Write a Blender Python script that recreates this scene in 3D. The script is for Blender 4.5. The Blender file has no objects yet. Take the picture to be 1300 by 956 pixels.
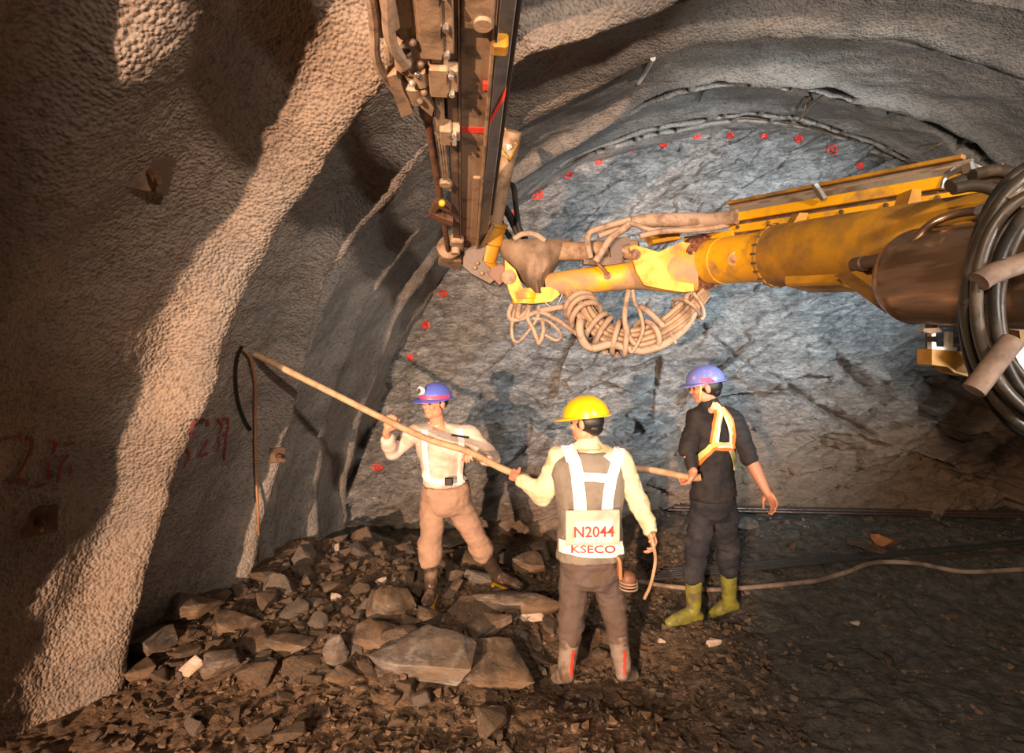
import bpy, bmesh, math, random
import numpy as np
from mathutils import Vector, Matrix
from mathutils.bvhtree import BVHTree
R_ = math.radians
rnd = random.Random(7)
SC = bpy.context.scene
COL = SC.collection

# ------------------------------------------------------------------ camera (frame 1300x956, horizon at row 433)
YAW = math.atan(153/750.0); SY, CY = math.sin(YAW), math.cos(YAW)
EYE = Vector((0, 0, 2.05))
FWD = Vector((-SY, CY, 0)); RGT = Vector((CY, SY, 0)); UP = Vector((0, 0, 1))
def P(u, v, d):
    return EYE + FWD*d + RGT*((u-650)*d/750.0) + UP*((433-v)*d/750.0)
def ray(u, v):
    return (FWD*750 + RGT*(u-650) + UP*(433-v)).normalized()
cam = bpy.data.cameras.new('camera'); cam.lens = 750*36/1300.0; cam.sensor_width = 36; cam.shift_y = -45/1300.0
cam.clip_start = 0.05
camo = bpy.data.objects.new('camera', cam); COL.objects.link(camo)
camo.location = EYE; camo.rotation_euler = (R_(90), 0, YAW); SC.camera = camo

# ------------------------------------------------------------------ numpy noise
_rs = np.random.RandomState(3)
_perm = np.concatenate([_rs.permutation(256)]*3)
_g = _rs.normal(size=(256, 3)); _g /= np.linalg.norm(_g, axis=1)[:, None]
def pnoise(x, y, z):
    x, y, z = np.broadcast_arrays(np.asarray(x, float), np.asarray(y, float), np.asarray(z, float))
    xi, yi, zi = np.floor(x).astype(int), np.floor(y).astype(int), np.floor(z).astype(int)
    xf, yf, zf = x-xi, y-yi, z-zi
    xi &= 255; yi &= 255; zi &= 255
    f = lambda t: t*t*t*(t*(t*6-15)+10)
    u, v, w = f(xf), f(yf), f(zf)
    def gr(a, b, c):
        h = _perm[_perm[_perm[(xi+a) & 255]+((yi+b) & 255)]+((zi+c) & 255)]
        g = _g[h]
        return g[..., 0]*(xf-a)+g[..., 1]*(yf-b)+g[..., 2]*(zf-c)
    l = lambda t, a, b: a+t*(b-a)
    return 1.6*l(w, l(v, l(u, gr(0,0,0), gr(1,0,0)), l(u, gr(0,1,0), gr(1,1,0))),
             l(v, l(u, gr(0,0,1), gr(1,0,1)), l(u, gr(0,1,1), gr(1,1,1))))
def fbm(x, y, z, o=4, lac=2.03, gain=.5):
    s = 0; a = 1.0; k = 1.0
    for i in range(o):
        s = s+a*pnoise(x*k+i*17.3, y*k-i*9.1, z*k+i*5.7); a *= gain; k *= lac
    return s
def sst(a, b, x):
    t = np.clip((x-a)/(b-a), 0, 1); return t*t*(3-2*t)
_cj = _rs.rand(256, 256, 6)
def cells(x, y):
    """nearest jittered cell: returns its six random numbers and the offset to its point (faceted rock)"""
    xi, yi = np.floor(x).astype(int), np.floor(y).astype(int)
    bd = np.full(x.shape, 9e9); bo = np.zeros(x.shape+(8,))
    for dx in (-1, 0, 1):
        for dy in (-1, 0, 1):
            c = _cj[(xi+dx) & 255, (yi+dy) & 255]
            ox = x-(xi+dx+c[..., 0]); oy = y-(yi+dy+c[..., 1]); d = ox*ox+oy*oy
            m = d < bd; bd = np.where(m, d, bd)
            v = np.concatenate([c, ox[..., None], oy[..., None]], -1)
            bo = np.where(m[..., None], v, bo)
    return bo

# ------------------------------------------------------------------ object helpers
def tag(o, label=None, cat=None, group=None, kind=None):
    if label: o['label'] = label
    if cat: o['category'] = cat
    if group: o['group'] = group
    if kind: o['kind'] = kind
    return o
def empty(name, loc, label, cat, group=None):
    o = bpy.data.objects.new(name, None); COL.objects.link(o); o.location = loc; o.empty_display_size = .1
    return tag(o, label, cat, group)
def wloc(o):
    v = Vector((0, 0, 0))
    while o is not None: v += o.location; o = o.parent
    return v
def link(name, me, mat, parent=None, smooth=None):
    o = bpy.data.objects.new(name, me); COL.objects.link(o)
    if mat is not None:
        me.materials.clear(); me.materials.append(mat)
    if parent is not None:
        o.parent = parent; off = wloc(parent)
        me.transform(Matrix.Translation(-off))
    if smooth is not None: shade(me, smooth)
    return o
def shade(me, ang):
    n = len(me.polygons)
    me.polygons.foreach_set('use_smooth', [ang > 0]*n)
    if 0 < ang < 179: me.set_sharp_from_angle(angle=R_(ang))
    me.update()
def frame(d, up=(0, 0, 1)):
    d = Vector(d).normalized(); u = Vector(up)
    if abs(d.dot(u)) > .98: u = Vector((1, 0, 0)) if abs(d.x) < .9 else Vector((0, 1, 0))
    a = u.cross(d).normalized(); b = d.cross(a)
    return a, b, d
def smoothpath(pts, n=8):
    pts = [Vector(p) for p in pts]
    if len(pts) < 3: return pts
    q = [pts[0]*2-pts[1]]+pts+[pts[-1]*2-pts[-2]]; out = []
    for i in range(1, len(q)-2):
        a, b, c, d = q[i-1:i+3]
        for k in range(n):
            t = k/n
            out.append(.5*((2*b)+(c-a)*t+(2*a-5*b+4*c-d)*t*t+(3*b-a-3*c+d)*t**3))
    out.append(pts[-1]); return out
class MB:
    def __init__(s): s.v = []; s.f = []
    def add(s, vs, fs):
        k = len(s.v); s.v += [tuple(p) for p in vs]; s.f += [tuple(i+k for i in f) for f in fs]; return s
    def boxf(s, o, X, Y, Z, x0, x1, y0, y1, z0, z1, bev=0):
        """box in a local frame o,X,Y,Z with optional chamfer"""
        X, Y, Z = Vector(X), Vector(Y), Vector(Z); o = Vector(o)
        if bev <= 0:
            vs = [o+X*x+Y*y+Z*z for z in (z0, z1) for y in (y0, y1) for x in (x0, x1)]
            return s.add(vs, [(0,2,3,1),(4,5,7,6),(0,1,5,4),(2,6,7,3),(0,4,6,2),(1,3,7,5)])
        bm = bmesh.new(); bmesh.ops.create_cube(bm, size=1)
        for v in bm.verts: v.co = Vector(((x0+x1)/2+v.co.x*(x1-x0), (y0+y1)/2+v.co.y*(y1-y0), (z0+z1)/2+v.co.z*(z1-z0)))
        bmesh.ops.bevel(bm, geom=bm.edges[:], offset=bev, segments=1, profile=.5, affect='EDGES')
        s.add([o+X*v.co.x+Y*v.co.y+Z*v.co.z for v in bm.verts], [[v.index for v in f.verts] for f in bm.faces]); bm.free(); return s
    def cyl(s, p, q, r, r2=None, n=16, cap=True):
        p, q = Vector(p), Vector(q); r2 = r if r2 is None else r2
        a, b, d = frame(q-p); vs = []
        for c, rr in ((p, r), (q, r2)):
            for i in range(n):
                t = 2*math.pi*i/n; vs.append(c+(a*math.cos(t)+b*math.sin(t))*rr)
        fs = [(i, (i+1) % n, n+(i+1) % n, n+i) for i in range(n)]
        if cap: fs += [tuple(range(n))[::-1], tuple(range(n, 2*n))]
        return s.add(vs, fs)
    def lathe(s, o, ax, prof, n=24, up=(0, 0, 1), sx=1, sy=1):
        """prof: (dist along axis, radius) pairs; closes ends"""
        o = Vector(o); a, b, d = frame(ax, up); vs = []; m = len(prof)
        for t, r in prof:
            for i in range(n):
                w = 2*math.pi*i/n; vs.append(o+d*t+(a*math.cos(w)*sx+b*math.sin(w)*sy)*r)
        fs = [(j*n+i, j*n+(i+1) % n, (j+1)*n+(i+1) % n, (j+1)*n+i) for j in range(m-1) for i in range(n)]
        fs += [tuple(range(n))[::-1], tuple(range((m-1)*n, m*n))]
        return s.add(vs, fs)
    def cap(s, p, q, r, r2=None, n=12):
        """tapered capsule"""
        p, q = Vector(p), Vector(q); r2 = r if r2 is None else r2; L = (q-p).length
        if L < 1e-5: return s.ell(p, (r, r, r))
        pr = [(-r*math.cos(t), max(r*math.sin(t), r*.02)) for t in [math.pi/2*k/4 for k in range(5)]]
        pr += [(L+r2*math.sin(t), max(r2*math.cos(t), r2*.02)) for t in [math.pi/2*k/4 for k in range(5)]]
        return s.lathe(p, q-p, pr, n)
    def ell(s, c, r, X=(1, 0, 0), Y=(0, 1, 0), Z=(0, 0, 1), n=14, m=9):
        c = Vector(c); X, Y, Z = Vector(X), Vector(Y), Vector(Z); vs = []
        for j in range(m):
            t = math.pi*(j+.15)/(m-.7)
            t = min(max(t, .02), math.pi-.02)
            for i in range(n):
                w = 2*math.pi*i/n
                vs.append(c+X*(r[0]*math.sin(t)*math.cos(w))+Y*(r[1]*math.sin(t)*math.sin(w))+Z*(r[2]*math.cos(t)))
        fs = [(j*n+i, (j+1)*n+i, (j+1)*n+(i+1) % n, j*n+(i+1) % n) for j in range(m-1) for i in range(n)]
        fs += [tuple(range(n)), tuple(range((m-1)*n, m*n))[::-1]]
        return s.add(vs, fs)
    def tube(s, pts, r, n=8, sm=8, taper=None, cap=True):
        pts = smoothpath(pts, sm) if sm else [Vector(p) for p in pts]
        m = len(pts); a = None; vs = []
        for k, p in enumerate(pts):
            d = (pts[min(k+1, m-1)]-pts[max(k-1, 0)]).normalized()
            if a is None: a, b, _ = frame(d)
            else:
                a = (a-d*a.dot(d)).normalized(); b = d.cross(a)
            rr = r if taper is None else taper(k/(m-1))*r
            for i in range(n):
                w = 2*math.pi*i/n; vs.append(p+(a*math.cos(w)+b*math.sin(w))*rr)
        fs = [(j*n+i, j*n+(i+1) % n, (j+1)*n+(i+1) % n, (j+1)*n+i) for j in range(m-1) for i in range(n)]
        if cap: fs += [tuple(range(n))[::-1], tuple(range((m-1)*n, m*n))]
        return s.add(vs, fs)
    def prism(s, pts, ex):
        """closed polygon pts (3D) extruded by vector ex"""
        ex = Vector(ex); n = len(pts); pts = [Vector(p) for p in pts]
        return s.add(pts+[p+ex for p in pts], [tuple(range(n))[::-1], tuple(range(n, 2*n))]+[(i, (i+1) % n, n+(i+1) % n, n+i) for i in range(n)])
    def loft(s, rings):
        """rings: lists of equal point count, closed"""
        n = len(rings[0]); vs = [p for r in rings for p in r]; m = len(rings)
        fs = [(j*n+i, j*n+(i+1) % n, (j+1)*n+(i+1) % n, (j+1)*n+i) for j in range(m-1) for i in range(n)]
        fs += [tuple(range(n))[::-1], tuple(range((m-1)*n, m*n))]
        return s.add(vs, fs)
    def mesh(s, name='m'):
        me = bpy.data.meshes.new(name); me.from_pydata(s.v, [], s.f)
        bm = bmesh.new(); bm.from_mesh(me); bmesh.ops.recalc_face_normals(bm, faces=bm.faces[:]); bm.to_mesh(me); bm.free(); me.update(); return me
    def build(s, name, mat, parent=None, smooth=35):
        return link(name, s.mesh(name), mat, parent, smooth)
def remesh(me, vox, smooth=3, noise=None):
    o = bpy.data.objects.new('tmp', me); COL.objects.link(o)
    m = o.modifiers.new('r', 'REMESH'); m.mode = 'VOXEL'; m.voxel_size = vox; m.adaptivity = 0
    if smooth:
        m2 = o.modifiers.new('s', 'SMOOTH'); m2.factor = .5; m2.iterations = smooth
    dg = bpy.context.evaluated_depsgraph_get()
    r = bpy.data.meshes.new_from_object(o.evaluated_get(dg)); bpy.data.objects.remove(o)
    if noise:
        n = len(r.vertices); co = np.empty(n*3); r.vertices.foreach_get('co', co); co = co.reshape(-1, 3)
        no = np.empty(n*3); r.vertices.foreach_get('normal', no); no = no.reshape(-1, 3)
        co = co+no*noise(co)[:, None]; r.vertices.foreach_set('co', co.ravel()); r.update()
    return r
def grid(name, V, mat, smooth=True):
    """V: (m,n,3) array -> one mesh"""
    m, n = V.shape[:2]; me = bpy.data.meshes.new(name)
    i = np.arange(m*n).reshape(m, n)
    q = np.stack([i[:-1, :-1], i[1:, :-1], i[1:, 1:], i[:-1, 1:]], -1).reshape(-1, 4)
    me.vertices.add(m*n); me.vertices.foreach_set('co', V.reshape(-1).astype(np.float32))
    me.loops.add(q.size); me.loops.foreach_set('vertex_index', q.ravel().astype(np.int32))
    me.polygons.add(len(q)); me.polygons.foreach_set('loop_start', np.arange(0, q.size, 4, dtype=np.int32))
    me.polygons.foreach_set('use_smooth', np.ones(len(q), bool))
    me.update(calc_edges=True); me.materials.append(mat)
    o = bpy.data.objects.new(name, me); COL.objects.link(o); return o
def bvh_grid(V):
    m, n = V.shape[:2]; i = np.arange(m*n).reshape(m, n)
    q = np.stack([i[:-1, :-1], i[1:, :-1], i[1:, 1:], i[:-1, 1:]], -1).reshape(-1, 4)
    return BVHTree.FromPolygons(V.reshape(-1, 3).tolist(), q.tolist())
def bvh_obj(o):
    me = o.data; off = wloc(o)
    return BVHTree.FromPolygons([v.co+off for v in me.vertices], [tuple(p.vertices) for p in me.polygons])
def ribbon_on(mb, bvh, pts, width, off=.006, thick=.004, sm=6, across=4, taper=None, toeye=False):
    """strap or paint stroke lying on the surface bvh along pts"""
    pts = smoothpath(pts, sm) if sm else [Vector(p) for p in pts]
    m = len(pts); top = []; bot = []
    for k, p in enumerate(pts):
        d = (pts[min(k+1, m-1)]-pts[max(k-1, 0)]).normalized()
        q, nrm, _, _ = bvh.find_nearest(p)
        if toeye and nrm.dot(EYE-q) < 0: nrm = -nrm
        sd = nrm.cross(d).normalized(); w = width*(taper(k/(m-1)) if taper else 1)
        rt = []; rb = []
        for i in range(across+1):
            c = q+sd*(w*(i/across-.5)); h, hn, _, _ = bvh.find_nearest(c)
            if hn.dot(nrm) < 0: hn = -hn
            rt.append(h+nrm*abs(off)); rb.append(h+nrm*(abs(off)-thick))
        top.append(rt); bot.append(rb[::-1])
    mb.loft([t+b for t, b in zip(top, bot)])

# ------------------------------------------------------------------ materials
def nodes(name):
    m = bpy.data.materials.new(name); m.use_nodes = True; t = m.node_tree; N = t.nodes; b = N['Principled BSDF']
    return m, t, N, b
def ramp(N, pts):
    r = N.new('ShaderNodeValToRGB'); e = r.color_ramp.elements
    while len(e) < len(pts): e.new(.5)
    for i, (p, c) in enumerate(pts):
        e[i].position = p; e[i].color = (c if len(c) == 4 else tuple(c)+(1,))
    return r
def nz(N, t, co, scale, detail=4, rough=.55, dist=0):
    n = N.new('ShaderNodeTexNoise'); n.inputs['Scale'].default_value = scale; n.inputs['Detail'].default_value = detail
    n.inputs['Roughness'].default_value = rough; n.inputs['Distortion'].default_value = dist
    t.links.new(co, n.inputs['Vector']); return n
def mixc(N, t, f, a, b, mode='MIX'):
    m = N.new('ShaderNodeMix'); m.data_type = 'RGBA'; m.blend_type = mode
    for s, x in ((m.inputs[0], f), (m.inputs[6], a), (m.inputs[7], b)):
        if hasattr(x, 'links'): t.links.new(x, s)
        elif isinstance(x, (int, float)): s.default_value = x
        else: s.default_value = tuple(x)+(1,) if len(x) == 3 else x
    return m.outputs[2]
def coords(N, t, sc=(1, 1, 1), rot=(0, 0, 0)):
    c = N.new('ShaderNodeTexCoord'); m = N.new('ShaderNodeMapping'); m.inputs['Scale'].default_value = sc; m.inputs['Rotation'].default_value = rot
    t.links.new(c.outputs['Object'], m.inputs['Vector']); return m.outputs['Vector']
def M(name, col, dirt=None, scale=6, lo=.45, hi=.62, rough=.6, drough=.85, metal=0, bump=.3, bs=45, bd=.004, spec=.5, stretch=(1, 1, 1), coat=0):
    m, t, N, b = nodes(name); co = coords(N, t, stretch)
    n1 = nz(N, t, co, scale, 6, .6); n2 = nz(N, t, co, bs, 5, .6)
    var = nz(N, t, co, scale*.4, 3)
    c = mixc(N, t, var.outputs[0], [x*.75 for x in col], [min(1, x*1.2) for x in col])
    if dirt is not None:
        r = ramp(N, [(lo, (0,)*3), (hi, (1,)*3)]); t.links.new(n1.outputs[0], r.inputs[0])
        c = mixc(N, t, r.outputs[0], c, dirt)
        rr = N.new('ShaderNodeMapRange'); t.links.new(r.outputs[0], rr.inputs[0]); rr.inputs[3].default_value = rough; rr.inputs[4].default_value = drough
        t.links.new(rr.outputs[0], b.inputs['Roughness'])
        if metal:
            mm = N.new('ShaderNodeMapRange'); t.links.new(r.outputs[0], mm.inputs[0]); mm.inputs[3].default_value = metal; mm.inputs[4].default_value = 0
            t.links.new(mm.outputs[0], b.inputs['Metallic'])
    else:
        b.inputs['Roughness'].default_value = rough; b.inputs['Metallic'].default_value = metal
    t.links.new(c, b.inputs['Base Color']); b.inputs['Specular IOR Level'].default_value = spec
    b.inputs['Coat Weight'].default_value = coat
    if bump:
        bp = N.new('ShaderNodeBump'); bp.inputs['Strength'].default_value = bump; bp.inputs['Distance'].default_value = bd
        t.links.new(n2.outputs[0], bp.inputs['Height']); t.links.new(bp.outputs[0], b.inputs['Normal'])
    return m
def shotcrete():
    m, t, N, b = nodes('shotcrete'); co = coords(N, t)
    st = coords(N, t, (1, .35, 1))
    big = nz(N, t, co, .55, 3, .5, .4); mid = nz(N, t, st, 2.2, 4, .6, .6); fine = nz(N, t, co, 30, 4, .7)
    r1 = ramp(N, [(.35, (.15, .13, .115)), (.5, (.22, .185, .155)), (.66, (.30, .245, .20))]); t.links.new(mid.outputs[0], r1.inputs[0])
    r2 = ramp(N, [(.38, (.17, .175, .17)), (.62, (.27, .20, .145))]); t.links.new(big.outputs[0], r2.inputs[0])
    c = mixc(N, t, .5, r1.outputs[0], r2.outputs[0])
    # nearer the face the shotcrete is fresh, grey and smooth
    sx = N.new('ShaderNodeSeparateXYZ'); t.links.new(co, sx.inputs[0])
    fr = N.new('ShaderNodeMapRange'); fr.inputs[1].default_value = 3.2; fr.inputs[2].default_value = 5.0; t.links.new(sx.outputs[1], fr.inputs[0])
    c = mixc(N, t, fr.outputs[0], c, mixc(N, t, mid.outputs[0], (.17, .175, .17), (.33, .31, .29)))
    dk = ramp(N, [(.36, (.62,)*3), (.5, (1,)*3)]); t.links.new(fine.outputs[0], dk.inputs[0])
    c = mixc(N, t, 1.0, c, dk.outputs[0], 'MULTIPLY')
    ga = N.new('ShaderNodeAttribute'); ga.attribute_name = 'gap'   # mask painting the shade inside the spray gaps near black
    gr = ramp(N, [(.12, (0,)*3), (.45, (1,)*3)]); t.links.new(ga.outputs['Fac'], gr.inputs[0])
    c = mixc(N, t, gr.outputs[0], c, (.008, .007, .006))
    t.links.new(c, b.inputs['Base Color'])
    rr = ramp(N, [(.4, (.5,)*3), (.6, (.85,)*3)]); t.links.new(big.outputs[0], rr.inputs[0]); t.links.new(rr.outputs[0], b.inputs['Roughness'])
    b.inputs['Specular IOR Level'].default_value = .35
    vo = N.new('ShaderNodeTexVoronoi'); vo.feature = 'SMOOTH_F1'; vo.inputs['Scale'].default_value = 58; vo.inputs['Smoothness'].default_value = .5
    t.links.new(co, vo.inputs['Vector'])
    iv = N.new('ShaderNodeMath'); iv.operation = 'MULTIPLY_ADD'; iv.inputs[1].default_value = -1.1; t.links.new(vo.outputs['Distance'], iv.inputs[0]); t.links.new(fine.outputs[0], iv.inputs[2])
    bs = N.new('ShaderNodeMapRange'); bs.inputs[1].default_value = 2.8; bs.inputs[2].default_value = 5.2; bs.inputs[3].default_value = .014; bs.inputs[4].default_value = .006
    t.links.new(sx.outputs[1], bs.inputs[0])
    bp = N.new('ShaderNodeBump'); bp.inputs['Strength'].default_value = .9; t.links.new(bs.outputs[0], bp.inputs['Distance'])
    t.links.new(iv.outputs[0], bp.inputs['Height']); t.links.new(bp.outputs[0], b.inputs['Normal'])
    return m
def slate():
    m, t, N, b = nodes('slate'); co = coords(N, t, (1, 1, 3.2), (0, R_(28), 0)); c0 = coords(N, t)
    n1 = nz(N, t, co, 1.6, 8, .62, .8); n2 = nz(N, t, co, 7, 8, .7, .5); n3 = nz(N, t, co, 3.1, 9, .75, 1.2); n5 = nz(N, t, co, 24, 6, .75, .3)
    vc = N.new('ShaderNodeTexVoronoi'); vc.feature = 'DISTANCE_TO_EDGE'; vc.inputs['Scale'].default_value = 2.3
    vd = N.new('ShaderNodeVectorMath'); vd.operation = 'MULTIPLY_ADD'; vd.inputs[1].default_value = (.55, .55, .55); t.links.new(n2.outputs['Color'], vd.inputs[0]); t.links.new(co, vd.inputs[2]); t.links.new(vd.outputs[0], vc.inputs['Vector'])
    r1 = ramp(N, [(.36, (.03, .031, .033)), (.46, (.12, .128, .133)), (.58, (.30, .315, .325)), (.72, (.58, .61, .62))]); t.links.new(n2.outputs[0], r1.inputs[0])
    r2 = ramp(N, [(.35, (.09, .094, .098)), (.65, (.38, .395, .40))]); t.links.new(n1.outputs[0], r2.inputs[0])
    c = mixc(N, t, .5, r1.outputs[0], r2.outputs[0])
    q = ramp(N, [(.62, (0,)*3), (.70, (1,)*3)]); t.links.new(n3.outputs[0], q.inputs[0])
    c = mixc(N, t, q.outputs[0], c, (.70, .70, .66))
    fs = ramp(N, [(.40, (.45,)*3), (.50, (1,)*3), (.66, (1.0,)*3), (.74, (1.9,)*3)]); t.links.new(n5.outputs[0], fs.inputs[0])
    c = mixc(N, t, 1.0, c, fs.outputs[0], 'MULTIPLY')
    ck = ramp(N, [(.0, (.25,)*3), (.014, (1,)*3)]); t.links.new(vc.outputs['Distance'], ck.inputs[0])
    c = mixc(N, t, mixc(N, t, n1.outputs[0], (0,)*3, (1.1,)*3), c, mixc(N, t, 1.0, c, ck.outputs[0], 'MULTIPLY'))
    # brown mud low on the face, the brown reaching higher to the right
    sx = N.new('ShaderNodeSeparateXYZ'); t.links.new(c0, sx.inputs[0])
    nm = nz(N, t, c0, 1.3, 5, .6)
    def mth(op, a, bb):
        k = N.new('ShaderNodeMath'); k.operation = op
        for s, x in ((k.inputs[0], a), (k.inputs[1], bb)):
            if hasattr(x, 'links'): t.links.new(x, s)
            else: s.default_value = x
        return k.outputs[0]
    h = mth('ADD', sx.outputs[2], mth('MULTIPLY', nm.outputs[0], -1.3))
    h = mth('ADD', h, mth('MULTIPLY', sx.outputs[0], -.33))
    mr = N.new('ShaderNodeMapRange'); t.links.new(h, mr.inputs[0]); mr.inputs[1].default_value = .55; mr.inputs[2].default_value = -.35; mr.inputs[3].default_value = 0; mr.inputs[4].default_value = .85
    c = mixc(N, t, mr.outputs[0], c, mixc(N, t, n2.outputs[0], (.10, .065, .04), (.34, .225, .14)))
    t.links.new(c, b.inputs['Base Color'])
    rr = ramp(N, [(.35, (.28,)*3), (.65, (.7,)*3)]); t.links.new(n1.outputs[0], rr.inputs[0]); t.links.new(rr.outputs[0], b.inputs['Roughness'])
    bp = N.new('ShaderNodeBump'); bp.inputs['Strength'].default_value = .9; bp.inputs['Distance'].default_value = .05
    hh = N.new('ShaderNodeMath'); hh.operation = 'MULTIPLY_ADD'; hh.inputs[1].default_value = .35; t.links.new(n5.outputs[0], hh.inputs[0]); t.links.new(n2.outputs[0], hh.inputs[2])
    t.links.new(hh.outputs[0], bp.inputs['Height']); t.links.new(bp.outputs[0], b.inputs['Normal'])
    return m
def ground():
    m, t, N, b = nodes('wet_muck'); co = coords(N, t)
    n1 = nz(N, t, co, 1.1, 5, .6, .3); n2 = nz(N, t, co, 14, 7, .72); n3 = nz(N, t, co, 55, 5, .7)
    r = ramp(N, [(.4, (.075, .05, .032)), (.55, (.16, .105, .062)), (.7, (.27, .17, .095))]); t.links.new(n2.outputs[0], r.inputs[0])
    g = ramp(N, [(.35, (.035, .036, .034)), (.65, (.14, .14, .13))]); t.links.new(n2.outputs[0], g.inputs[0])
    sx = N.new('ShaderNodeSeparateXYZ'); t.links.new(co, sx.inputs[0])
    mr = N.new('ShaderNodeMapRange'); mr.inputs[1].default_value = .1; mr.inputs[2].default_value = .9
    ad = N.new('ShaderNodeMath'); ad.operation = 'MULTIPLY_ADD'; ad.inputs[1].default_value = 1.6; t.links.new(n1.outputs[0], ad.inputs[0]); t.links.new(sx.outputs[0], ad.inputs[2])
    sb = N.new('ShaderNodeMath'); sb.operation = 'SUBTRACT'; sb.inputs[1].default_value = .75; t.links.new(ad.outputs[0], sb.inputs[0])
    t.links.new(sb.outputs[0], mr.inputs[0])
    c = mixc(N, t, mr.outputs[0], r.outputs[0], g.outputs[0]); t.links.new(c, b.inputs['Base Color'])
    rr = ramp(N, [(.4, (.35,)*3), (.6, (.85,)*3)]); t.links.new(n1.outputs[0], rr.inputs[0]); t.links.new(rr.outputs[0], b.inputs['Roughness'])
    ad2 = N.new('ShaderNodeMath'); ad2.operation = 'MULTIPLY_ADD'; ad2.inputs[1].default_value = .4; t.links.new(n3.outputs[0], ad2.inputs[0]); t.links.new(n2.outputs[0], ad2.inputs[2])
    bp = N.new('ShaderNodeBump'); bp.inputs['Strength'].default_value = 1; bp.inputs['Distance'].default_value = .04
    t.links.new(ad2.outputs[0], bp.inputs['Height']); t.links.new(bp.outputs[0], b.inputs['Normal'])
    return m
def rockmat(name, a, bcol, c2, mud):
    m, t, N, b = nodes(name); co = coords(N, t, (1, 1, 3))
    n1 = nz(N, t, co, 9, 8, .7, .4); n2 = nz(N, t, co, 3, 4, .6)
    r = ramp(N, [(.35, a), (.5, bcol), (.68, c2)]); t.links.new(n1.outputs[0], r.inputs[0])
    q = ramp(N, [(.42, (0,)*3), (.62, (.8,)*3)]); t.links.new(n2.outputs[0], q.inputs[0])
    t.links.new(mixc(N, t, q.outputs[0], r.outputs[0], mud), b.inputs['Base Color'])
    b.inputs['Roughness'].default_value = .55
    bp = N.new('ShaderNodeBump'); bp.inputs['Strength'].default_value = .8; bp.inputs['Distance'].default_value = .018
    t.links.new(n1.outputs[0], bp.inputs['Height']); t.links.new(bp.outputs[0], b.inputs['Normal'])
    return m
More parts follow.
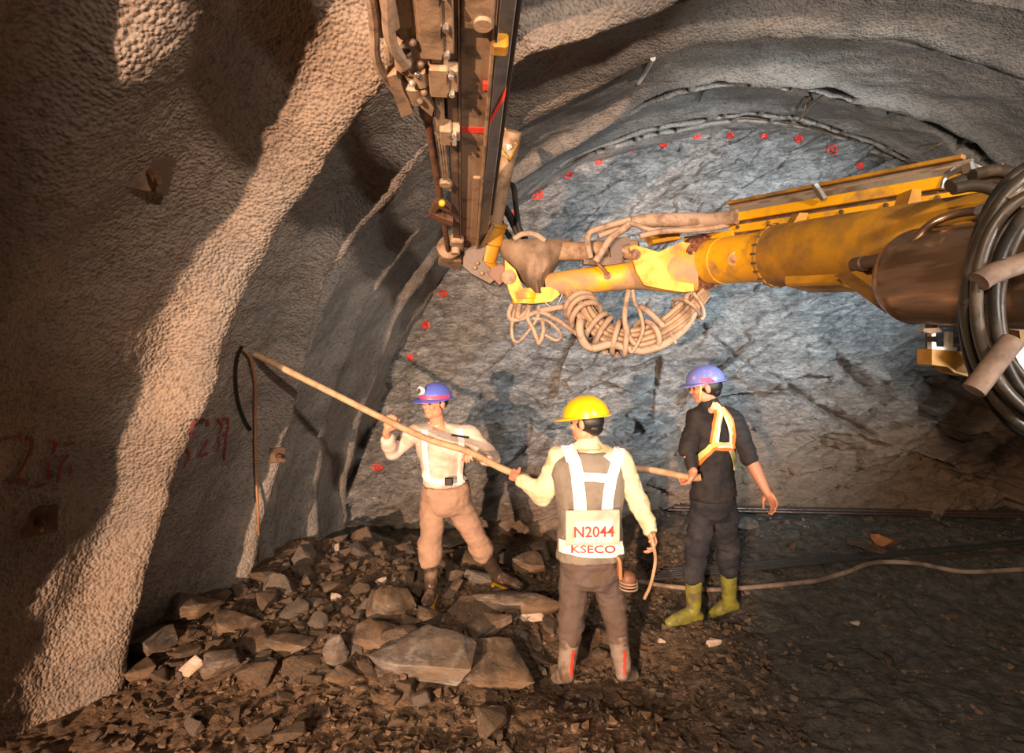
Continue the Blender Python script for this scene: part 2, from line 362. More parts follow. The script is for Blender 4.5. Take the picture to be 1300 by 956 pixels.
MAT = dict(
    shot=shotcrete(), slate=slate(), ground=ground(),
    rock=rockmat('slate_rock', (.028, .022, .017), (.095, .075, .056), (.24, .20, .155), (.16, .10, .055)),
    rockg=rockmat('grey_rock', (.04, .038, .035), (.13, .12, .11), (.30, .285, .26), (.14, .10, .065)),
    rockw=rockmat('quartz_rock', (.35, .3, .26), (.6, .52, .46), (.8, .74, .68), (.4, .3, .2)),
    rocko=rockmat('rusty_rock', (.2, .08, .03), (.42, .17, .06), (.55, .26, .1), (.3, .13, .05)),
    yellow=M('yellow_paint', (.70, .36, .008), (.28, .16, .05), 7, .48, .68, .42, .8, bump=.2, spec=.5),
    yellowd=M('worn_yellow_paint', (.44, .215, .012), (.13, .075, .03), 5, .40, .68, .42, .75, bump=.3),
    yellowarm=M('dusty_yellow_paint', (.70, .36, .008), (.27, .18, .11), 4, .36, .60, .45, .85, bump=.3),
    dust=M('dusty_steel', (.30, .205, .13), (.13, .085, .055), 8, .5, .64, .6, .85, bump=.5),
    dustd=M('grimy_steel', (.085, .055, .038), (.2, .135, .085), 9, .5, .66, .5, .85, metal=0, bump=.4),
    sleeve=M('grimy_sleeve', (.13, .09, .065), (.06, .04, .03), 9, .45, .65, .6, .85, bump=.3),
    greydust=M('grey_dusty_steel', (.20, .175, .14), (.09, .06, .04), 6, .48, .66, .55, .8, bump=.3),
    grey=M('bare_steel', (.24, .25, .26), (.12, .10, .085), 6, .5, .66, .32, .7, metal=.6, bump=.2, stretch=(1, 1, 1)),
    black=M('black_rubber', (.012, .011, .010), (.04, .032, .025), 10, .5, .7, .45, .7, bump=.15, spec=.35),
    hose=M('muddy_hose', (.32, .235, .17), (.16, .11, .08), 12, .48, .64, .7, .9, bump=.5),
    hosed=M('dark_hose', (.028, .023, .018), (.06, .045, .033), 10, .5, .66, .4, .7, bump=.15, spec=.4),
    drum=M('browned_steel', (.36, .24, .16), (.07, .045, .03), 2.2, .50, .74, .28, .5, metal=.9, bump=.25, bs=25, stretch=(1, 1, 7)),
    rust=M('rusty_flange', (.20, .08, .035), (.08, .035, .02), 14, .45, .6, .5, .8, metal=.2, bump=.4),
    chrome=M('shiny_bolt', (.6, .58, .55), (.25, .2, .15), 30, .5, .7, .18, .6, metal=.9, bump=0),
    cloth_cover=M('rubber_cover', (.22, .155, .105), (.10, .068, .045), 5, .42, .62, .7, .9, bump=.6, bs=30),
    red=M('red_marking_paint', (.62, .03, .02), (.30, .03, .02), 40, .5, .6, .6, .8, bump=.2),
    redw=M('faded_red_paint', (.24, .02, .015), (.12, .045, .035), 40, .42, .55, .7, .9, bump=.3),
    redtape=M('red_tape', (.75, .05, .03), None, rough=.5, bump=0),
    white=M('white_painted_plate', (.8, .82, .8), (.5, .45, .4), 9, .6, .75, .5, .8, bump=.1),
    steelrod=M('rebar_steel', (.13, .09, .075), (.05, .035, .03), 30, .45, .6, .35, .6, metal=.6, bump=.3, bs=120),
    steelrodb=M('wet_rod', (.09, .095, .105), (.04, .036, .034), 30, .45, .6, .28, .5, metal=.7, bump=.2, bs=120),
    cable=M('pale_muddy_cable', (.33, .26, .21), (.15, .115, .09), 7, .45, .6, .55, .8, bump=.4),
    cableo=M('orange_brown_cord', (.33, .16, .07), None, rough=.6, bump=.2),
    skin=M('skin', (.55, .255, .16), None, scale=10, rough=.5, bump=.1, bs=150, bd=.001),
    eye=M('eye', (.03, .02, .02), None, rough=.2, bump=0),
    hair=M('black_hair', (.012, .01, .01), None, rough=.45, bump=.6, bs=160, stretch=(1, 1, .2)),
    shirtw=M('white_shirt', (.62, .50, .43), (.42, .31, .24), 5, .5, .7, .8, .9, bump=.35, bs=14, bd=.02),
    shirtc=M('cream_shirt', (.60, .55, .37), (.36, .32, .2), 6, .5, .68, .8, .9, bump=.4, bs=13, bd=.02),
    vestg=M('grey_vest', (.20, .18, .15), (.13, .11, .09), 6, .5, .66, .85, .9, bump=.4, bs=14, bd=.02),
    shirtb=M('black_shirt', (.014, .013, .015), (.03, .025, .024), 6, .5, .66, .8, .9, bump=.4, bs=14, bd=.02),
    khaki=M('khaki_trousers', (.33, .215, .15), (.25, .16, .11), 5, .5, .68, .85, .95, bump=.4, bs=12, bd=.025),
    muddyt=M('muddy_purple_grey_trousers', (.10, .075, .068), (.085, .058, .042), 7, .45, .6, .85, .95, bump=.5, bs=13, bd=.025),
    navy=M('dark_work_trousers', (.016, .017, .025), (.05, .048, .052), 5, .5, .68, .85, .95, bump=.4, bs=12, bd=.025),
    refl=M('reflective_strap', (.86, .80, .76), (.7, .55, .48), 9, .55, .72, .45, .6, bump=.15, bs=60),
    straplime=M('lime_strap', (.42, .52, .17), (.5, .5, .33), 9, .5, .65, .5, .6, bump=.1),
    straporange=M('orange_edging', (.85, .20, .04), None, rough=.5, bump=.1),
    bib=M('pale_bib', (.55, .42, .35), (.42, .3, .24), 9, .5, .65, .6, .7, bump=.2),
    bibl=M('white_bib_panel', (.74, .62, .56), None, rough=.55, bump=.1),
    helmy=M('yellow_helmet', (.92, .50, .01), None, rough=.28, bump=0, coat=.3),
    helmb=M('blue_helmet', (.10, .14, .58), None, rough=.35, bump=0, coat=.2),
    helmb2=M('violet_blue_helmet', (.16, .19, .55), (.3, .3, .6), 20, .6, .7, .35, .5, bump=0),
    pink=M('pink_band', (.80, .06, .16), None, rough=.5, bump=0),
    bootb=M('brown_rubber_boot', (.05, .033, .026), (.17, .115, .08), 9, .48, .62, .35, .8, bump=.3),
    bootm=M('mud_caked_boot', (.22, .18, .155), (.10, .066, .045), 9, .48, .6, .6, .9, bump=.5),
    bootg=M('olive_yellow_boot', (.26, .26, .045), (.10, .085, .04), 8, .42, .62, .35, .8, bump=.3),
    sole=M('yellow_sole', (.85, .42, .02), None, rough=.6, bump=0),
    glove=M('tan_glove', (.48, .33, .22), (.35, .22, .15), 20, .5, .6, .85, .9, bump=.3),
    water=M('muddy_water', (.035, .028, .02), None, rough=.06, bump=.05, bs=6),
    tan=M('muddy_rod', (.45, .29, .17), (.30, .19, .11), 14, .48, .62, .6, .8, bump=.4),
    leather=M('brown_leather', (.16, .075, .04), (.08, .045, .03), 10, .5, .6, .55, .8, bump=.3),
)
# ================================================================== THE TUNNEL
RAD, CX = 4.22, 1.1
def face_y(x): return 6.36+.3*np.maximum(np.asarray(x, float)-1.0, 0)
# ribs of sprayed concrete over the steel arches: (position along the tunnel by angle, height, width towards camera, width away)
RIBS = [
    ([0, 180], [-2.9, -2.9], .1, .25, .3), ([0, 180], [-1.4, -1.5], .1, .25, .3), ([0, 180], [-.3, -.4], .11, .25, .3),
    ([0, 40, 60, 90, 180], [1.35, 1.18, 1.0, .8, 1.1], .19, .16, .22),
    ([0, 39, 50, 90, 130, 180], [1.98, 1.88, 1.72, 1.4, 1.7, 2.0], .10, .18, .22),
    ([0, 14, 23, 36, 48, 56, 62, 90, 130, 180], [2.84, 3.06, 3.0, 2.95, 2.76, 2.60, 2.50, 2.5, 2.9, 3.3], .26, .19, .12),
    ([0, 14, 25, 38, 48, 57, 66, 90, 130, 180], [4.05, 4.32, 4.17, 3.86, 3.70, 3.46, 3.22, 3.45, 3.9, 4.5], .17, .13, .13),
    ([0, 46, 57, 64, 70, 90, 180], [4.6, 4.08, 3.72, 3.50, 3.40, 3.8, 4.6], .07, .05, .07),
    ([0, 28, 44, 66, 78, 91, 111, 180], [5.25, 5.0, 4.75, 4.36, 4.22, 4.33, 4.65, 5.6], .09, .15, .12),
    ([0, 30, 64, 73, 80, 90, 100, 111, 123, 180], [5.95, 5.8, 5.37, 5.14, 5.06, 5.17, 5.50, 5.68, 5.98, 6.7], .08, .14, .10)]
G1 = ([0, 12, 30, 43, 54, 63, 75, 90, 103, 114, 180], [6.27, 6.42, 6.45, 6.34, 6.3, 6.17, 6.07, 6.18, 6.55, 6.80, 7.5])
G2 = ([0, 30, 64, 73, 80, 90, 100, 111, 123, 180], [6.02, 5.87, 5.44, 5.20, 5.12, 5.23, 5.57, 5.76, 6.05, 6.8])
GAPM = None
def inward(th, y):
    global GAPM
    gm = np.zeros(np.broadcast(th, y).shape)
    """how far the sprayed concrete stands in from the excavated arch"""
    d = np.zeros(np.broadcast(th, y).shape)
    for k, (a, b, h, w0, w1) in enumerate(RIBS):
        c = np.interp(th, a, b)+.06*pnoise(th*.05, k*3.1, .5)+.035*pnoise(th*.22, k*7.7, 3.1)
        q = y-c; w = np.where(q < 0, w0, w1)*(1+.30*pnoise(th*.11, k*5.3, 9.2))
        hh = h*(1+.25*pnoise(th*.07, k*1.7, 4.4))
        s = np.abs(q)/w
        d = np.maximum(d, hh*np.exp(-s**2*1.1))+.0
    X = RAD*np.radians(th)
    d += .055*fbm(X*.75, y*1.1, 1.3, 3)+.022*fbm(X*2.3, y*3.1, 5.1, 3)
    near = 1-sst(3.4, 5.0, y)
    d += (.003+.004*near)*pnoise(X*23, y*23, 2.2)
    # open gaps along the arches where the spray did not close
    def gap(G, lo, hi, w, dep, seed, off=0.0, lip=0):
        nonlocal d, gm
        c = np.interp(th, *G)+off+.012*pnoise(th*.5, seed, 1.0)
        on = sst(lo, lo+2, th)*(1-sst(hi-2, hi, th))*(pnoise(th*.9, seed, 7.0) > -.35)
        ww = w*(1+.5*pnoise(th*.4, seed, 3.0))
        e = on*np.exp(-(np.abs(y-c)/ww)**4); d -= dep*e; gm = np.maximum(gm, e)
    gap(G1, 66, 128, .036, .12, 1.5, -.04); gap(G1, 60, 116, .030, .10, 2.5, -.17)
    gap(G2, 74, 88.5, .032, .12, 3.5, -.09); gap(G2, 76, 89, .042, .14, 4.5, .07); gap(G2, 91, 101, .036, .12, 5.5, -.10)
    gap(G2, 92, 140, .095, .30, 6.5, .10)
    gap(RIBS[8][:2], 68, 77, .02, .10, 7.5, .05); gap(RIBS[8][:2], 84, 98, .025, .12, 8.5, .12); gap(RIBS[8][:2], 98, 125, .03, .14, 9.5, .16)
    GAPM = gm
    return d
th = np.concatenate([np.linspace(-2.5, 66, 420), np.linspace(66, 132, 330)[1:], np.linspace(132, 182.5, 90)[1:]])
ys = np.concatenate([np.linspace(-7, .6, 50), np.linspace(.6, 1.9, 70)[1:], np.linspace(1.9, 6.6, 380)[1:], np.linspace(6.6, 8.3, 60)[1:]])
TH, YY = np.meshgrid(th, ys, indexing='ij')
RR = RAD-inward(TH, YY)
LV = np.stack([CX-RR*np.cos(np.radians(TH)), YY, RR*np.sin(np.radians(TH))], -1)
i1 = int(np.argmin(abs(th-58))); i2 = int(np.argmin(abs(th-126)))
for nm, a, b in (('wall_left', 0, i1), ('ceiling', i1, i2), ('wall_right', i2, len(th)-1)):
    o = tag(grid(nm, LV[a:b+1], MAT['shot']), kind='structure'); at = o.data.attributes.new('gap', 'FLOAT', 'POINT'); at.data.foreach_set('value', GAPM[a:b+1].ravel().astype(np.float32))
LIN = bvh_grid(LV[::1, ::1])

# rock face at the end of the heading
fx = np.linspace(-3.5, 5.6, 640); fz = np.linspace(-.3, 4.5, 400)
FX, FZ = np.meshgrid(fx, fz, indexing='ij')
def facet(x, z, s, amp):
    c, q = math.cos(R_(27)), math.sin(R_(27))
    u = (x*c+z*q)*s; w = (-x*q+z*c)*s*2.4
    u = u+.35*pnoise(x*s, z*s, 3.3); w = w+.35*pnoise(x*s, z*s, 8.3)
    f = cells(u, w)
    return amp*((f[..., 2]-.5)*.9+(f[..., 3]-.5)*f[..., 6]*.5+(f[..., 4]-.5)*f[..., 7]*2.2)
FY = face_y(FX)-.10*fbm(FX*.5, FZ*.5, 2.0, 3)
FY += facet(FX, FZ, .8, .26)*(.45+.55*sst(2.6, 1.2, FZ)+.5*sst(1.6, 2.6, FX))+facet(FX+3, FZ, 2.1, .10)+facet(FX, FZ+9, 6.0, .04)
FY -= .015*fbm((FX*.89+FZ*.45)*4, (-FX*.45+FZ*.89)*16, 1.0, 4)
FY -= .50*sst(1.0, 0, FZ)*(.6+.4*sst(-1, 1.5, FX))+.38*np.exp(-((FX-3.4)/1.5)**2-((FZ-1.0)/.75)**2)*(1+.4*fbm(FX*2, FZ*2, 4.4, 3))
FY += facet(FX+11, FZ+4, 3.4, .13)*sst(1.2, 2.4, FX)*sst(2.4, 1.4, FZ)*sst(.25, .6, FZ)
def crack(px, w, dep, lift=0):
    global FY
    q = []
    for u, v in px:
        r_ = ray(u, v); t = (6.25+.3*max(0, (u-900)/300))/r_.y; q.append((r_.x*t, 2.05+r_.z*t))
    D = np.full(FX.shape, 9e9); S = np.zeros(FX.shape)
    for (x0, z0), (x1, z1) in zip(q[:-1], q[1:]):
        L2 = (x1-x0)**2+(z1-z0)**2; t = np.clip(((FX-x0)*(x1-x0)+(FZ-z0)*(z1-z0))/L2, 0, 1)
        dd = np.hypot(FX-x0-t*(x1-x0), FZ-z0-t*(z1-z0)); S = np.where(dd < D, np.sign((FX-x0)*(z1-z0)-(FZ-z0)*(x1-x0)), S); D = np.minimum(D, dd)
    D = D+.012*pnoise(FX*9, FZ*9, 4.0)
    FY = FY+dep*np.exp(-(D/w)**2)+lift*np.where(S > 0, 1, 0)*np.exp(-(D/.28)**2)
crack([(1000, 488), (1050, 520), (1108, 552)], .035, .16, -.16); crack([(800, 470), (838, 455), (834, 490)], .022, .12, .05); crack([(655, 500), (690, 520), (735, 512)], .02, .07, -.05)
crack([(905, 425), (960, 470), (1005, 485)], .022, .08, -.12); crack([(1095, 470), (1130, 500), (1190, 470), (1230, 500)], .05, .14, .12)
crack([(1180, 520), (1210, 560), (1280, 540)], .04, .14, -.15)
FV = np.stack([FX, FY, FZ], -1)
tag(grid('wall_far', FV, MAT['slate']), kind='structure')
FACE = bvh_grid(FV)

# floor
def floor_h(x, y):
    x = np.asarray(x, float); y = np.asarray(y, float)
    h = .015+.035*fbm(x*1.1, y*1.1, 7.0, 3)+.022*fbm(x*4.5, y*4.5, 3.0, 3)
    rough = sst(-.2, -1.2, x)*.5+.5
    h = h+rough*.028*np.abs(fbm(x*9, y*9, 1.0, 3))+.008*fbm(x*26, y*26, 2.0, 2)
    h = h+.11*sst(-.3, -2.2, x)*sst(2.6, 3.4, y)*sst(5.6, 5.0, y)+.05*sst(.4, -.6, x)*sst(3, 3.8, y)*sst(5.6, 4.8, y)
    h = h+.36*sst(4.4, 6.0, y)*sst(-.7, .4, x)
    for cx_, cy_, a_, rx_, ry_ in ((-.22, 3.68, -.135, .52, .34), (-1.47, 4.25, -.04, .24, .28), (-1.05, 4.6, .012, .2, .2), (.44, 4.28, .040, .22, .17), (.60, 4.58, -.055, .17, .17)):
        h = h+a_*np.exp(-((x-cx_)/rx_)**4-((y-cy_)/ry_)**4)   # trodden spots
    pond = sst(-1.35, -1.75, x)*sst(5.15, 5.45, y)
    h = h*(1-pond)+(-.06)*pond
    return h
gx = np.concatenate([np.linspace(-3.35, 2.6, 420), np.linspace(2.6, 5.5, 110)[1:]]); gy = np.concatenate([np.linspace(-7, 1.6, 40), np.linspace(1.6, 7.4, 420)[1:]])
GX, GY = np.meshgrid(gx, gy, indexing='ij')
GV = np.stack([GX, GY, floor_h(GX, GY)], -1)
tag(grid('floor', GV, MAT['ground']), kind='structure')
FLO = bvh_grid(GV)
def on_floor(u, v, dz=0):
    h, n, _, d = FLO.ray_cast(EYE, ray(u, v)); return h+Vector((0, 0, dz))
def fz_(x, y): return float(floor_h(x, y))
# back end of the modelled heading, far behind the camera
m = MB(); m.boxf((CX, -7.1, 2), (1, 0, 0), (0, 1, 0), (0, 0, 1), -4.6, 4.6, -.1, .1, -2.6, 2.6); tag(m.build('wall_back', MAT['shot']), kind='structure')
# muddy pond against the face
pts = []
for k in range(36):
    a = 2*math.pi*k/36; r = 1+.08*math.sin(3*a+1)+.05*math.sin(7*a)
    pts.append((-2.45+.82*r*math.cos(a), 5.85+.52*r*math.sin(a), .012))
m = MB(); m.prism(pts, (0, 0, -.02)); tag(m.build('puddle', MAT['water'], smooth=0), 'dark muddy puddle at the left foot of the rock face', 'puddle')

# steel arches glimpsed in the gaps of the shotcrete
def girder(G, lo, hi, offs, label, inset):
    root = empty('steel_arch', (CX, float(np.interp(90, *G)), 0), label, 'steel arch')
    for off in offs:
        m = MB(); pts = []
        for t in np.linspace(lo, hi, 60):
            y = float(np.interp(t, *G))+off; r = RAD+inset
            pts.append((CX-r*math.cos(R_(t)), y, r*math.sin(R_(t))))
        m.tube(pts, .012, 6, 1); m.build('arch_bar', MAT['dustd'], root)
    m = MB(); ts = np.linspace(lo, hi, 70)
    for k in range(69):
        a, b = ts[k], ts[k+1]; o = offs if k % 2 else offs[::-1]
        q = []
        for t, of in ((a, o[0]), (b, o[1])):
            y = float(np.interp(t, *G))+of; r = RAD+inset+.012
            q.append(Vector((CX-r*math.cos(R_(t)), y, r*math.sin(R_(t)))))
        m.cyl(q[0], q[1], .006, n=6)
    m.build('lacing_bar', MAT['dustd'], root)
girder(G1, 60, 128, (-.02, -.11), 'lattice steel arch in the dark slits along the top edge of the rock face', .03)
girder(G2, 74, 125, (.05, -.06), 'second lattice steel arch back from the face, showing in the broken roof gaps', .03)

# rock bolts with plates
def lining_hit(u, v):
    h, n, _, d = LIN.ray_cast(EYE, ray(u, v))
    if n.dot(EYE-h) < 0: n = -n
    return h, n
def smooth_n(u, v, w=10):
    ns = Vector((0, 0, 0))
    for a in (-w, 0, w):
        for b in (-w, 0, w): ns += lining_hit(u+a, v+b)[1]
    return ns.normalized()
for (u, v, s, nl, lab) in ((190, 217, .085, 1, 'square rock bolt plate with rusty nut, the higher one on the left wall'),
                       (50, 660, .075, 1, 'rock bolt with rusty nut low on the left wall beside the left frame edge'),
                       (352, 577, .06, 1, 'small rock bolt plate on the left wall behind the hanging cord')):
    h, n = lining_hit(u, v); n = smooth_n(u, v); n = (n*.8+Vector((.25, -.55, 0))).normalized(); X, Y, Z = frame(n)
    h = h+n*.02
    r = empty('rock_bolt', h, lab, 'rock bolt')
    m = MB(); m.boxf(h, X, Y, Z, -s, s, -s, s, -.02, .006, .003); m.build('plate', MAT['dustd'], r)
    m = MB(); m.cyl(h, h+Z*.035, .026, .018, 16); m.build('washer', MAT['rust'], r)
    m = MB(); m.cyl(h+Z*.03, h+Z*.062, .021, n=6); m.build('nut', MAT['leather'], r, 0)
    m = MB(); m.cyl(h-Z*.06, h+Z*.10, .011, n=12); m.build('bolt_shank', MAT['leather'], r)

# red chainage marks sprayed on the wall and face
def stroke(bv, px, w, mb, off=.018, jit=0):
    pts = []
    for (u, v) in px:
        h, n, _, d = bv.ray_cast(EYE, ray(u, v)); pts.append(h)
    ribbon_on(mb, bv, pts, w, off, .003, 5, 3, toeye=True)
def marks(name, label, strokes, w, mat, cat='painted numbers'):
    u, v = strokes[0][0]; root = empty(name, lining_hit(u, v)[0], label, cat)
    for s in strokes:
        m = MB(); stroke(LIN, s, w, m); m.build('paint_stroke', mat, root, 0)
marks('painted_number', 'red sprayed number between the two bright ribs of the left wall', [
    [(240, 532), (258, 532)], [(246, 532), (242, 550), (236, 572), (231, 592)], [(261, 532), (262, 539)],
    [(261, 556), (257, 566), (250, 578), (262, 575)], [(274, 530), (279, 539), (276, 549)], [(275, 552), (276, 565), (272, 572)],
    [(281, 531), (287, 532), (286, 548), (279, 551)], [(285, 548), (284, 566), (283, 583)]], .020, MAT['redw'])
marks('painted_number', 'faint red sprayed number above the rock bolt by the left frame edge', [
    [(2, 555), (9, 554)], [(17, 553), (23, 554)], [(29, 555), (38, 557), (34, 574), (27, 588), (19, 602)], [(8, 612), (20, 606), (31, 613)],
    [(59, 559), (68, 562), (64, 574)], [(58, 584), (60, 596), (61, 606)], [(80, 562), (92, 560)], [(84, 575), (74, 592), (70, 612)], [(86, 590), (88, 600)], [(42, 617), (54, 613)]], .016, MAT['redw'])
spots = [(683, 247), (721, 222), (760, 205), (801, 189), (843, 184), (885, 172), (927, 172), (970, 174), (1014, 177), (1056, 190), (1091, 211), (650, 272), (562, 373), (541, 413), (521, 454), (480, 593), (497, 566), (646, 688)]
for i, (u, v) in enumerate(spots):
    m = MB(); r_ = random.Random(i)
    rr = (5 if i in (0, 15, 1, 9, 12) else 3.6); k = 9; big = []
    a0 = r_.random()*6; ar = 5.3+r_.random()*.6
    px = [(u+rr*math.cos(a0+ar*j/k)*(1+.1*r_.random()), v+rr*.95*math.sin(a0+ar*j/k)) for j in range(k+1)]
    stroke(FACE, px, .024, m, .012)
    stroke(FACE, [(u-2, v-1), (u+2.2, v+1.2)], .026, m, .013)
    lab = 'red spray ring in the row along the roof edge of the rock face' if v < 300 else 'red spray paint dab low on the left side of the rock face'
    tag(m.build('paint_ring', MAT['red'], smooth=0), lab, 'paint mark', 'red rings along the roof of the face' if v < 300 else 'red dabs on the left of the face')

# little steel ends and wires in the roof
def roofwire(name, label, px, r, mat, offs):
    pts = []
    for (u, v), o in zip(px, offs):
        h, n = lining_hit(u, v); pts.append(h+(EYE-h).normalized()*o)
    m = MB(); m.tube(pts, r, 7, 6); tag(m.build(name, mat), label, 'wire' if 'wire' in name else 'rod')
roofwire('tie_wire', 'thin wire loop hanging from the dark gap in the roof', [(1048, 118), (1036, 128), (1024, 140), (1014, 154), (1020, 142), (1024, 127), (1030, 122)], .008, MAT['dust'], (0, .08, .1, .12, .12, .08, 0))
roofwire('steel_rod', 'short pale rod end poking from the right side of the roof', [(1172, 192), (1190, 184), (1208, 176)], .010, MAT['dust'], (.14, .07, -.05))
roofwire('steel_rod', 'white splashed rod end in the roof left of the first arch', [(810, 105), (820, 90), (829, 74)], .020, MAT['white'], (-.02, .02, .01))
roofwire('tie_wire', 'short curled wire below the left part of the second arch', [(888, 128), (892, 118), (898, 112)], .008, MAT['dustd'], (.08, .05, 0))

# ================================================================== RUBBLE
def rock_mesh(seed, sx, sy, sz, res=2):
    r = random.Random(seed); bm = bmesh.new()
    for k in range(r.randint(11, 17)):
        v = Vector((r.gauss(0, 1), r.gauss(0, 1), r.gauss(0, 1))).normalized()
        # clip towards a box for blocky slaty breaks
        v = Vector([max(-.72, min(.72, c))/.72 for c in v])*(.86+.28*r.random())
        bm.verts.new((v.x*sx, v.y*sy, v.z*sz))
    h = bmesh.ops.convex_hull(bm, input=bm.verts[:])
    bmesh.ops.delete(bm, geom=[g for g in h['geom_interior'] if isinstance(g, bmesh.types.BMVert)], context='VERTS')
    bmesh.ops.dissolve_limit(bm, angle_limit=R_(9), verts=bm.verts[:], edges=bm.edges[:])
    bmesh.ops.bevel(bm, geom=bm.edges[:], offset=.035*min(sx, sy, sz)*2, segments=1, affect='EDGES')
    bmesh.ops.triangulate(bm, faces=bm.faces[:])
    bmesh.ops.subdivide_edges(bm, edges=[e for e in bm.edges if e.calc_length() > .25*sx], cuts=res, use_grid_fill=True)
    bmesh.ops.triangulate(bm, faces=bm.faces[:])
    me = bpy.data.meshes.new('rock'); bm.to_mesh(me); bm.free()
    n = len(me.vertices); co = np.empty(n*3); me.vertices.foreach_get('co', co); co = co.reshape(-1, 3)
    no = np.empty(n*3); me.vertices.foreach_get('normal', no); no = no.reshape(-1, 3)
    s = 2.2/sx; a = .055*min(sx, sz*2)
    co += no*(a*fbm(co[:, 0]*s+seed, co[:, 1]*s, co[:, 2]*s*2.5, 3))[:, None]
    me.vertices.foreach_set('co', co.ravel()); me.update(); shade(me, 28)
    return me
shapes = [(1, .8, .62), (1, .7, .5), (1, .75, .33), (1, .55, .3), (1, .9, .7), (1, .6, .45), (1, .85, .25), (1, .5, .5), (1, .7, .6), (1, .8, .4)]
VAR = {}
for key in ('rock', 'rockg', 'rockw', 'rocko'):
    VAR[key] = []
    for i, (a, b, c) in enumerate(shapes if key in ('rock', 'rockg') else shapes[:3]):
        me = rock_mesh(i*13+len(key)*101, a, b, c); me.materials.append(MAT[key]); VAR[key].append(me)
def rock(key, i, loc, size, rot, label, group, name='rock'):
    o = bpy.data.objects.new(name, VAR[key][i % len(VAR[key])]); COL.objects.link(o)
    o.location = loc; o.rotation_euler = rot; o.scale = (size,)*3 if isinstance(size, (int, float)) else size
    return tag(o, label, 'rock', group)
def slab(u, v, w, h, thick, key, label, rz=0, seed=0, tilt=(0, 0)):
    """a block of its own shape: w px wide, thick metres"""
    p = on_floor(u, v); d = (p-EYE).dot(FWD); W = w/750*d/2
    me = rock_mesh(seed*7+5, W, W*h, thick/2, 3); me.materials.append(MAT[key])
    me.transform(Matrix.Translation((0, 0, 0)))
    o = bpy.data.objects.new('slab' if thick < W else 'boulder', me); COL.objects.link(o)
    o.rotation_euler = (R_(tilt[0]), R_(tilt[1]), YAW+R_(rz)); o.location = p+Vector((0, 0, thick*.30))
    tag(o, label, 'rock'); return o
HAND = [  # u, v(centre), width px, depth ratio, thickness m, material
    (652, 768, 118, .6, .17, 'rock', 'thick dark layered slab under the left boot of the leaning man', 3, 1, (6, 0)),
    (545, 838, 125, .6, .15, 'rockg', 'broad pale slab in the middle of the foreground rubble', -10, 2, (12, -4)),
    (628, 852, 120, .6, .12, 'rock', 'wide brown slab just left of the yellow-helmeted man\'s legs', 12, 3, (14, 6)),
    (498, 778, 62, .6, .16, 'rock', 'upright dark wedge of slate left of the leaning man\'s right boot', 35, 4, (30, 20)),
    (470, 812, 70, .7, .12, 'rock', 'flat brown slab behind the pale foreground slab', -20, 5, (18, 8)),
    (428, 838, 34, .7, .20, 'rockg', 'upright oval grey stone at the left edge of the foreground slabs', 10, 6, (8, 10)),
    (620, 805, 62, .6, .13, 'rock', 'light brown jagged block between the two front men', 20, 7, (10, -12)),
    (196, 828, 58, .8, .17, 'rockg', 'large rounded grey boulder against the foot of the left wall', 10, 8, (0, 8)),
    (282, 850, 48, .8, .13, 'rockg', 'sharp-edged pale block standing in the bottom left of the rubble', -15, 9, (10, -10)),
    (178, 858, 36, .7, .12, 'rock', 'brown block below the large rounded boulder by the left wall', 40, 10, (0, 20)),
    (245, 782, 70, .7, .15, 'rock', 'muddy boulder where the rubble meets the left wall', 20, 11, (0, 10)),
    (305, 795, 72, .6, .09, 'rock', 'muddy flat slab beside the boulder at the left wall', 0, 12, (8, 14)),
    (365, 822, 60, .6, .08, 'rock', 'low tan slab sunk in the mud of the left foreground', -8, 13, (5, 0)),
    (244, 852, 28, .8, .11, 'rockw', 'small bright block between boulder and pale block at bottom left', 30, 14, (0, 0)),
    (575, 826, 74, .5, .07, 'rock', 'thin layered slab in front of the leaning man\'s right boot', -4, 15, (10, 0)),
    (668, 728, 42, .8, .20, 'rock', 'dark boulder behind the leaning man\'s left boot', 0, 16, (0, 0)),
    (692, 712, 42, .8, .20, 'rock', 'dark boulder behind the yellow-helmeted man\'s left leg', 50, 17, (10, 0)),
    (515, 772, 24, .7, .07, 'rockw', 'small white quartz stone beside the leaning man\'s right boot', 10, 18, (20, 10)),
    (675, 785, 34, .5, .05, 'rockw', 'pale streaked flake in front of the dark layered slab', 5, 19, (20, 0)),
    (436, 862, 60, .4, .08, 'rock', 'long narrow splinter of slate at the bottom of the frame', 48, 20, (10, 30)),
    (1123, 690, 32, .7, .09, 'rocko', 'rust-orange stone on the muck behind the second rod bundle', 10, 21, (0, 0)),
    (1106, 702, 40, .6, .08, 'rock', 'flat brown stone just in front of the rust-orange stone', 0, 22, (0, 0)),
    (945, 668, 40, .6, .10, 'rockg', 'grey-green muddy lump under the near end of the upper rod bundle', 0, 23, (0, 0)),
    (1086, 792, 12, .8, .03, 'rockw', 'tiny white stone in the open mud at right', 0, 24, (0, 0)),
    (905, 818, 22, .6, .04, 'rockw', 'small pinkish stone in the mud below the dark-shirted man', 0, 25, (0, 0)),
    (840, 815, 10, .8, .03, 'rockw', 'tiny pale pebble between the two right-hand men', 0, 26, (0, 0)),
]
for (u, v, w, h, t_, key, lab, rz, seed, tilt) in HAND: slab(u, v, w, h, t_, key, lab, rz, seed, tilt)
placed = []
FEET = [(P(545, 768, 4.3), .17), (P(650, 745, 4.5), .2), (P(716, 866, 3.5), .13), (P(795, 866, 3.6), .13), (P(855, 790, 4.1), .2), (P(915, 790, 4.2), .15)]
